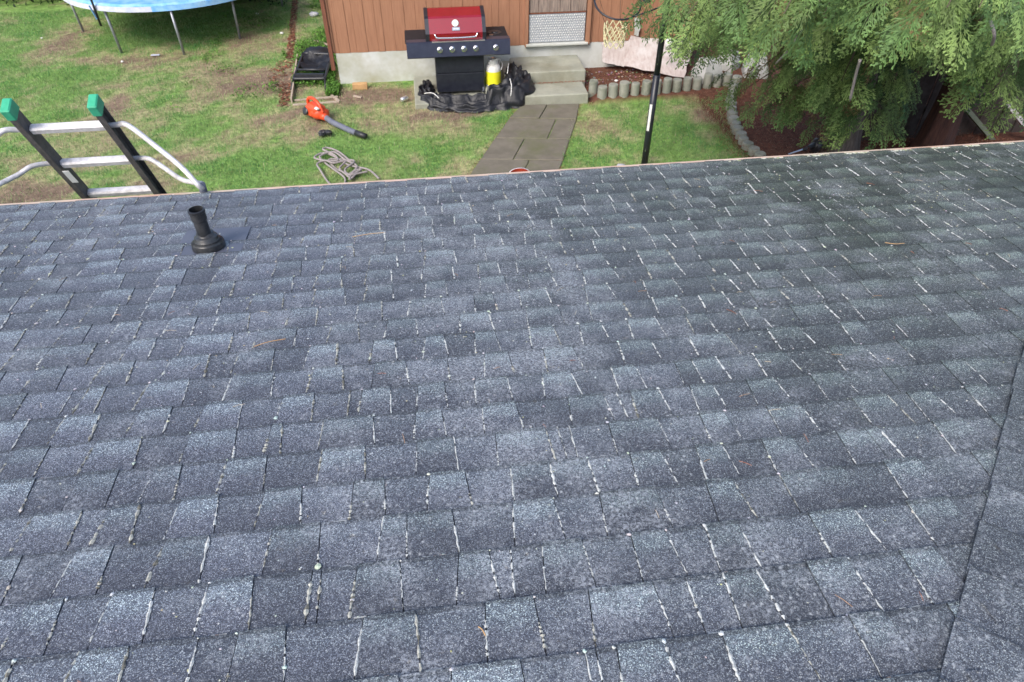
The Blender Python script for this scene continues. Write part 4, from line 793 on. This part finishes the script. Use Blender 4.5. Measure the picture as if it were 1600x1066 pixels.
Bd = [3.5324, 3.4312, 3.2942, 3.1396, 2.9974, 2.8545, 2.7286, 2.5872, 2.4346, 2.2949, 2.1573, 2.0131, 1.8754, 1.7329, 1.5883, 1.4496, 1.3126, 1.1725, 1.0361, .8922, .7499, .6065]
while Bd[-1] > RID+.1: Bd.append(Bd[-1]-.1405)
rs = random.Random(21)
def tile(k, x0, x1, L, lean0, lean1, rnd):
    """one exposed shingle tab: top surface, butt edge and sides"""
    yb, yt = Bd[k]+rs.uniform(-.0022, .0022), Bd[k+1]-.025; nu, nv = 2, 3; V = []; cols = []; lift = .0028 if L else 0.0; g = .0012
    for j in range(nv+1):
        v = j/nv; y = yt+(yb-yt)*v; vv = max(0., (y-Bd[k+1])/(Bd[k]-Bd[k+1]))
        hgt = .0012+.0088*v+lift*(.25+.75*v)+.0012*math.sin(math.pi*v)
        for i in range(nu+1):
            u = i/nu; xa = x0+g+lean0*(v-.5)*2; xb = x1-g+lean1*(v-.5)*2; x = xa+(xb-xa)*u
            e = rs.uniform(-.0012, .0012) if j == nv else 0
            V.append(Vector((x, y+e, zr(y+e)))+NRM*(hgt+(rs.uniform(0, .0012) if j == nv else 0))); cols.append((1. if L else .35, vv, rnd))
    Fs = []; W_ = nu+1
    for j in range(nv):
        for i in range(nu): Fs.append((j*W_+i, (j+1)*W_+i, (j+1)*W_+i+1, j*W_+i+1))
    o = len(V)
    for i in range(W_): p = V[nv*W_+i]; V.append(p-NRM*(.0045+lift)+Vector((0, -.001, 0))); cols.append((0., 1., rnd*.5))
    for i in range(nu): Fs.append((nv*W_+i, o+i, o+i+1, nv*W_+i+1))
    o2 = len(V)
    for s, i0 in ((0, 0), (1, nu)):
        for j in range(nv+1): p = V[j*W_+i0]; V.append(p-NRM*.005); cols.append((0., cols[j*W_+i0][1], rnd*.6))
    for j in range(nv):
        a = j*W_; b = (j+1)*W_; c = o2+j+1; d = o2+j; Fs.append((a, d, c, b))
        a = j*W_+nu; b = (j+1)*W_+nu; c = o2+nv+1+j+1; d = o2+nv+1+j; Fs.append((a, b, c, d))
    return V, Fs, cols
tiles = []; joints = []
for k in range(len(Bd)-1):
    ym = (Bd[k]+Bd[k+1])/2; xmax = ym+.60; js = []
    if k in JT:
        js = [(float(s[:-1]), s[-1] == 'L') for s in JT[k].split()]
        # fill long gaps and extend both ways with the same sort of tabs
        out = [js[0]]
        for a in js[1:]:
            while a[0]-out[-1][0] > .20: out.append((out[-1][0]+rs.uniform(.09, .15), not out[-1][1]))
            out.append(a)
        js = out
    else:
        js = [(rs.uniform(-.4, -.2), True)]
    while js[0][0] > XL+.15: js.insert(0, (js[0][0]-rs.uniform(.075, .150), not js[0][1]))
    while js[-1][0] < xmax-.08: js.append((js[-1][0]+rs.uniform(.075, .150), not js[-1][1]))
    leans = []
    for q, (x, L) in enumerate(js):
        pl = js[q-1][1] if q else False; leans.append((1 if L and not pl else (-1 if pl and not L else rs.uniform(-.5, .5)))*rs.uniform(.002, .009))
    for q in range(len(js)-1):
        x0, L = js[q]; x1 = js[q+1][0]
        if x0 > xmax: break
        l1 = leans[q+1]
        if x1 > xmax: x1 = xmax; l1 = 0
        if x1-x0 < .02: continue
        tiles.append((k, x0, x1, L, leans[q], l1, rs.random())); joints.append((k, x0, leans[q], L))
def seen(t):
    k, x0, x1 = t[0], t[1], t[2]; y = (Bd[k]+Bd[k+1])/2; d = Vector(((x0+x1)/2, y, zr(y)))-EYE; dz = d.dot(Fw); px = 800+1067*d.dot(Rt)/dz; py = 533-1067*d.dot(Up)/dz
    if not (-40 < px < 1640 and -20 < py < 1100): return 0
    if (x0+x1)/2-y > .46: return 0
    return (x1-x0)/(dz*dz)
tiles.sort(key=lambda t: -seen(t)); field = MB()
for q, t in enumerate(tiles):
    V, Fs, cols = tile(*t)
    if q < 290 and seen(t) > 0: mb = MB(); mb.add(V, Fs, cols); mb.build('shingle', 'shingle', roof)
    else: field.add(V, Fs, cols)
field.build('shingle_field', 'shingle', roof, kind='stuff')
# back and side slopes, same courses joined
fs = MB()
for i in range(40):
    # side slope: courses parallel to the right eave
    c = XE-.1405*i; hgt = .006; y_hi = c-OFFR
    if c-.15 < hx(RID): break
    yy = y_hi
    z0 = zr(c-OFFR); z1 = zr(c-.165-OFFR)
    while yy > -8+ (XE-c)*1.0:
        L = rs.uniform(.08, .18); fs.add([(c, yy, z0+hgt), (c, yy-L+.002, z0+hgt), (c-.165, yy-L+.002, z1+.001), (c-.165, yy, z1+.001)], [(0, 3, 2, 1)], [(rs.choice((0., 1.)), v, rs.random()) for v in (1, 1, 0, 0)]); yy -= L
fs.build('side_shingle_field', 'shingle', roof, kind='stuff')
# hip caps
def hp(a, o, lift):
    q = o if o <= .475 else .95-o; y = (a-q)/math.sqrt(2); return Vector(((a+o)/math.sqrt(2), (a-o)/math.sqrt(2), zr(y)+lift))
for i in range(-14, 21):
    a1 = 1.290+.1665*i+.1665; a0 = a1-.1665-.03; o = .325+rs.uniform(-.004, .003); dv = rs.uniform(-.003, .003)
    if hp(a1, .325, 0).y > EAVE-.02 or hp(a0, .325, 0).y < RID: continue
    V = []; cols = []; rnd = rs.uniform(.05, .6) if i != 0 else .0
    for j, (aa, lf) in enumerate(((a0, .014), (a0+.07, .018), (a1-.006, .0265), (a1, .0275))):
        for oo, dl in ((o+dv*(j/3), -.001), (o+.05, .0), (.435, .001), (.462, .0), (.475, -.001), (.488, 0), (.55, .0), (.625, -.001)):
            V.append(hp(aa+rs.uniform(-.001, .001)*(j == 3), oo, lf+dl)); cols.append((0.25, (.45, .55, .9, 1.0)[j], rnd))
    Fs = [(j*8+q, (j+1)*8+q, (j+1)*8+q+1, j*8+q+1) for j in range(3) for q in range(7)]; n = len(V)
    for j in range(4): V.append(V[j*8]-Vector((0, 0, .007))); cols.append((0., 1., 0.))
    for j in range(4): V.append(V[j*8+7]-Vector((0, 0, .007))); cols.append((0., 1., 0.))
    for q in range(8): V.append(V[24+q]-Vector((0, 0, .009))); cols.append((0., 1., 0.))
    Fs += [(j*8, n+j, n+j+1, (j+1)*8) for j in range(3)]+[(j*8+7, (j+1)*8+7, n+4+j+1, n+4+j) for j in range(3)]+[(24+q, n+8+q, n+9+q, 25+q) for q in range(7)]
    mb = MB(); mb.add(V, Fs, cols); mb.build('hip_cap', 'shingle', roof)
# drip edge
de = MB(); de.box(((XL+XE)/2, EAVE+.016, zr(EAVE)-.004), (XE-XL, .034, .006)); de.box(((XL+XE)/2, EAVE+.034, zr(EAVE)-.022), (XE-XL, .004, .040)); de.build('drip_edge', 'drip', roof)

# lichen and dried sealant in the joints, along the butts and in scattered spots
lc = MB(); WH = (.50, .515, .50); BG = (.40, .40, .355); DK = (.16, .155, .13)
def quadstrip(pts, ws, lift, col, horiz=False):
    V = []; cs = []
    for (x, y), wd in zip(pts, ws):
        dx_, dy_ = (0, wd) if horiz else (wd, 0); kk = rs.uniform(.75, 1.15)
        V += [Vector((x-dx_, y-dy_, zr(y-dy_)))+NRM*lift, Vector((x, y, zr(y)))+NRM*(lift+wd*.6), Vector((x+dx_, y+dy_, zr(y+dy_)))+NRM*lift]; cs += [tuple(c*kk for c in col)]*3
    n = len(pts); lc.add(V, [f for i in range(n-1) for f in ((i*3, i*3+1, i*3+4, i*3+3), (i*3+1, i*3+2, i*3+5, i*3+4))], cs)
def spot(x, y, r, lift, col):
    n = 9; V = [Vector((x, y, zr(y)))+NRM*(lift+r*.35)]; ex = rs.uniform(.7, 1.3)
    for i in range(n): a = 2*math.pi*i/n; q = r*rs.uniform(.6, 1.2); yy = y+q*math.sin(a)*ex; V.append(Vector((x+q*math.cos(a), yy, zr(yy)))+NRM*(lift-.001))
    lc.add(V, [(0, i+1, (i+1) % n+1) for i in range(n)], [tuple(c*rs.uniform(.85, 1.1) for c in col)]*(n+1))
for (k, x, ln, L) in joints:
    y0, y1 = Bd[k+1], Bd[k]
    if x-y0 > .43 or y0 < .2 or x < -3.6 or x > 4: continue
    yc = (y0+y1)/2; white = rs.random() < (.85 if x > -.25 else .30); pr = .97 if x < 1.2 else .75
    if x-yc > .0: pr *= .45
    if rs.random() > pr: continue
    n = 13; s0 = rs.uniform(0, .2); s1 = rs.uniform(.75, 1.0) if rs.random() < .6 else rs.uniform(.35, .75)
    wbase = rs.uniform(.0011, .0028) if white else rs.uniform(.0014, .0036)
    far = 1+.08*max(0, (y0-1.4)); pts = []; ws = []
    for i in range(n+1):
        s = s0+(s1-s0)*i/n; y = y0+(y1-y0)*s; vv = (y-(y0-.025))/(y1-y0+.025)
        pts.append((x+ln*(vv-.5)*2+rs.uniform(-.0011, .0011), y)); ws.append(max(.0004, wbase*far*rs.uniform(.25, 1.9)*(1 if 0 < i < n else .4)))
    for i in range(n):
        if rs.random() < .20: continue
        y = pts[i][1]; v = (y-(y0-.025))/(y1-y0+.025); quadstrip(pts[i:i+2], ws[i:i+2], .0016+.0088*v+.0034, WH if white else (BG if rs.random() < .75 else DK))
    if rs.random() < .26: spot(pts[-1][0], y1-.004, rs.uniform(.0025, .0062)*far, .0138, WH)
    if rs.random() < .14: i = rs.randrange(2, n-1); spot(pts[i][0], pts[i][1], rs.uniform(.004, .0075), .0095, (.46, .48, .43))
for t in tiles:
    k, x0, x1 = t[0], t[1], t[2]; y = Bd[k+1]
    if y < .2 or x0 < -3.5 or x0 > 4 or x0-y > .4: continue
    if rs.random() < .5:
        a = x0+(x1-x0)*rs.uniform(0, .4); b = a+(x1-a)*rs.uniform(.3, 1.); n = max(3, int((b-a)/.008)); far = 1+.3*max(0, y-1.4)
        pts = [(a+(b-a)*i/n, y+.0035+rs.uniform(-.0006, .0006)) for i in range(n+1)]; ws = [rs.uniform(.0005, .0020)*far for _ in pts]
        for i in range(n):
            if rs.random() < .25: continue
            if rs.random() < .07: spot(pts[i][0], pts[i][1]+.002, rs.uniform(.0018, .0045), .0055, WH)
            quadstrip(pts[i:i+2], ws[i:i+2], .0055, WH if rs.random() < .8 else (.50, .36, .28), True)
for i in range(6500):
    x = rs.uniform(-3.2, 3.8); y = rs.uniform(.3, 3.5)
    if x-y > .43: continue
    cl_ = vn2.fbm(np.array([x]), np.array([y]), 1.6, 3)[0]
    if rs.random() > max(.10, (cl_-.45)*5): continue
    kk = next(q for q in range(len(Bd)-1) if Bd[q+1] <= y) if y < Bd[0] else 0; v = (y-(Bd[kk+1]-.025))/(Bd[kk]-Bd[kk+1]+.025)
    spot(x, y, rs.uniform(.0009, .0034)*(1+.35*max(0, y-1.5)), .0018+.0092*v+.0022, WH if rs.random() < .7 else (.42, .42, .25))
lc.build('lichen_crust', 'lichen', roof, kind='stuff')
# moss line along the right of the eave
ms = MB()
for i in range(900):
    x = 1.6+2.6*rs.random()**.6; y = 3.53+rs.uniform(-.012, .006); s = rs.uniform(.003, .008); ms.blob((x, y, zr(y)+.008), (s*1.5, s, s*.6), i, .2, rs.choice([(.42, .44, .34), (.30, .33, .18), (.5, .5, .44)]), 6, 3)
ms.build('eave_moss', 'lichen', roof, kind='stuff')
# fallen needles and twigs on the roof
nd = MB()
for i in range(70):
    x = rs.uniform(-2, 3.2); y = rs.uniform(.5, 3.4)
    if x-y > .4: continue
    a = rs.uniform(0, 3.14); L = rs.uniform(.008, .022); p = Vector((x, y, zr(y)))+NRM*.0125; d = Vector((math.cos(a), math.sin(a), -math.sin(a)*SL))*L; nd.tube([p-d, p+NRM*.002, p+d], .0007, 4, col=[rs.choice([(.36, .14, .07), (.42, .26, .14), (.5, .42, .3)])]*12)
nd.build('fallen_needles', 'attr', kind='stuff')
def onroof(px, py, lift=.012):
    r = ray(px, py); s = -1.3333/(r.z+r.y*SL); return EYE+r*s+NRM*lift
for (p0, p1, p2, lab) in [((551, 374), (578, 370), (603, 367), 'thin orange-brown twig lying on the roof right of the vent pipe'), ((398, 546), (420, 540), (447, 534), 'thin reddish twig lying on the shingles below and right of the vent pipe'), ((748, 985), (754, 991), (759, 999), 'tiny forked red twig on a shingle near the bottom centre'), ((1382, 383), (1398, 386), (1412, 384), 'pale twig lying along a shingle edge at the upper right')]:
    pts = [onroof(*p0), onroof(*p1, .015), onroof(*p2)]; o = MB().tube(smooth_path(pts, 4), .0014, 5).build('fallen_twig', 'tan'); o['label'] = lab; o['category'] = 'twig'

# vent pipe
vp = thing('vent_pipe', 'black plumbing vent pipe with a rubber boot standing on the roof', 'vent pipe')
vb = Vector((-1.045, 2.80, 0)); vb.z = zr(vb.y)
vp.location = vb
fl = MB(); c = vb+Vector((0, .06, 0)); V = []
for lf in (.0125, .014):
    for sx, y in ((-.155, -.16), (.155, -.16), (.15, .205), (-.15, .205)): p = Vector((vb.x+sx, vb.y+y, zr(vb.y+y)))+NRM*(lf if y > 0 else .004); V.append(p)
fl.add(V, [(3, 2, 1, 0), (4, 5, 6, 7)]+[(i, (i+1) % 4, (i+1) % 4+4, i+4) for i in range(4)]); fl.build('flashing', 'flash', vp)
bo = MB(); bo.lathe(vb+NRM*.012, [(.073, 0), (.0735, .002), (.0715, .026), (.071, .028), (.058, .038), (.059, .0385), (.0535, .040), (.053, .0405), (.051, .054), (.0505, .0548), (.040, .060), (.039, .0602), (.0375, .074), (.033, .0745)], 32, NRM.lerp(Vector((0, 0, 1)), .4)); bo.build('rubber_boot', 'bootrubber', vp, smooth=True)
pi_ = MB(); b_ = vb+Vector((0, 0, .03)); prof = [(.030, 0), (.030, .125), (.034, .130), (.0345, .165), (.0365, .168), (.0365, .178), (.030, .180), (.029, .06)]
pi_.lathe(b_, prof, 32, (0, 0, 1), cap=False); pi_.lathe(b_+Vector((0, 0, .058)), [(.029, 0), (.001, .001)], 24, cap=False); pi_.build('pipe', 'bootrubber', vp, smooth=False)

# ------------------------------------------------------------------ ladder
def onL(px, py, Yb=4.0, t=.5, zb=2.0):
    r = ray(px, py); s = (Yb-t*(EYE.z-zb))/(r.y+t*r.z); return EYE+r*s
ld = thing('extension_ladder', 'dark-railed extension ladder with a white standoff leaning against the roof edge', 'ladder', (-1.9, 5.0, 0))
dL = Vector((0, -.5, 1)).normalized(); nL = Vector((0, -1, -.5)).normalized()   # towards the house
tl_, tr_ = onL(28, 172), onL(152, 168); zt = (tl_.z+tr_.z)/2
xl = (onL(28, 172).x+onL(128, 300).x)/2; xr = (onL(152, 168).x+onL(240, 298).x)/2
def Lp(x, z): return Vector((x, 4.0-.5*(z-2.0), z))
for xx, sgn in ((xl, 1), (xr, -1)):
    rl = MB(); a, b_ = Lp(xx, .02), Lp(xx, zt); X = Vector((1, 0, 0)); c = (a+b_)/2; Ln = (b_-a).length
    rl.box(c, (.006, .076, Ln), (X, nL, dL)); 
    for s in (-1, 1): rl.box(c+nL*s*.036+X*(-sgn)*.014, (.032, .005, Ln), (X, nL, dL))
    ro = rl.build('rail', 'rail', ld)
    MB().box(b_+dL*.012-X*sgn*.012, (.048, .090, .075), (X, nL, dL), bev=.006).build('end_cap', 'green', ro)
zs = [onL(105, 199).z, onL(150, 251).z, onL(185, 299).z]; step_ = (zs[0]-zs[2])/2
for i in range(9):
    z = zs[0]-step_*i
    if z < .15: break
    rg = MB(); p0 = Lp(xl+.004, z); p1 = Lp(xr-.004, z); rg.box((p0+p1)/2, ((p1-p0).length, .046, .046), (Vector((1, 0, 0)), nL, dL), bev=.009); rg.build('rung', 'rung', ld)
MB().box(Lp(xl+.02, 2.09)+nL*.042, (.035, .003, .11), (Vector((1, 0, 0)), nL, dL)).build('warning_label', 'white', ld)
xm = (xl+xr)/2
foot = onroof(319, 303, .03)
armA = [Lp(xr-.02, zs[0]-.005), Lp(xr+.05, zs[0]), aty(200, 196, 3.74), aty(240, 226, 3.70), aty(284, 262, 3.60), aty(308, 288, 3.52), foot]
armB = [Lp(xr-.02, zs[1]), Lp(xr+.04, zs[1]), aty(235, 249, 3.86), aty(256, 262, 3.80), aty(285, 281, 3.66), foot+Vector((0, .02, .02))]
for mir in (False, True):
    f = (lambda p: Vector((2*xm-p.x, p.y, p.z))) if mir else (lambda p: Vector(p)); fz = f(foot)
    MB().tube(smooth_path([f(p) for p in armA], 6), .0145, 10).build('standoff_arm', 'rung', ld, smooth=True)
    MB().tube(smooth_path([f(p) for p in armB], 6), .0135, 10).build('standoff_arm', 'rung', ld, smooth=True)
    MB().tube([fz+Vector((0, .01, .03)), fz-NRM*.018], [.017, .022], 12).build('standoff_foot', 'rubber', ld, smooth=True)
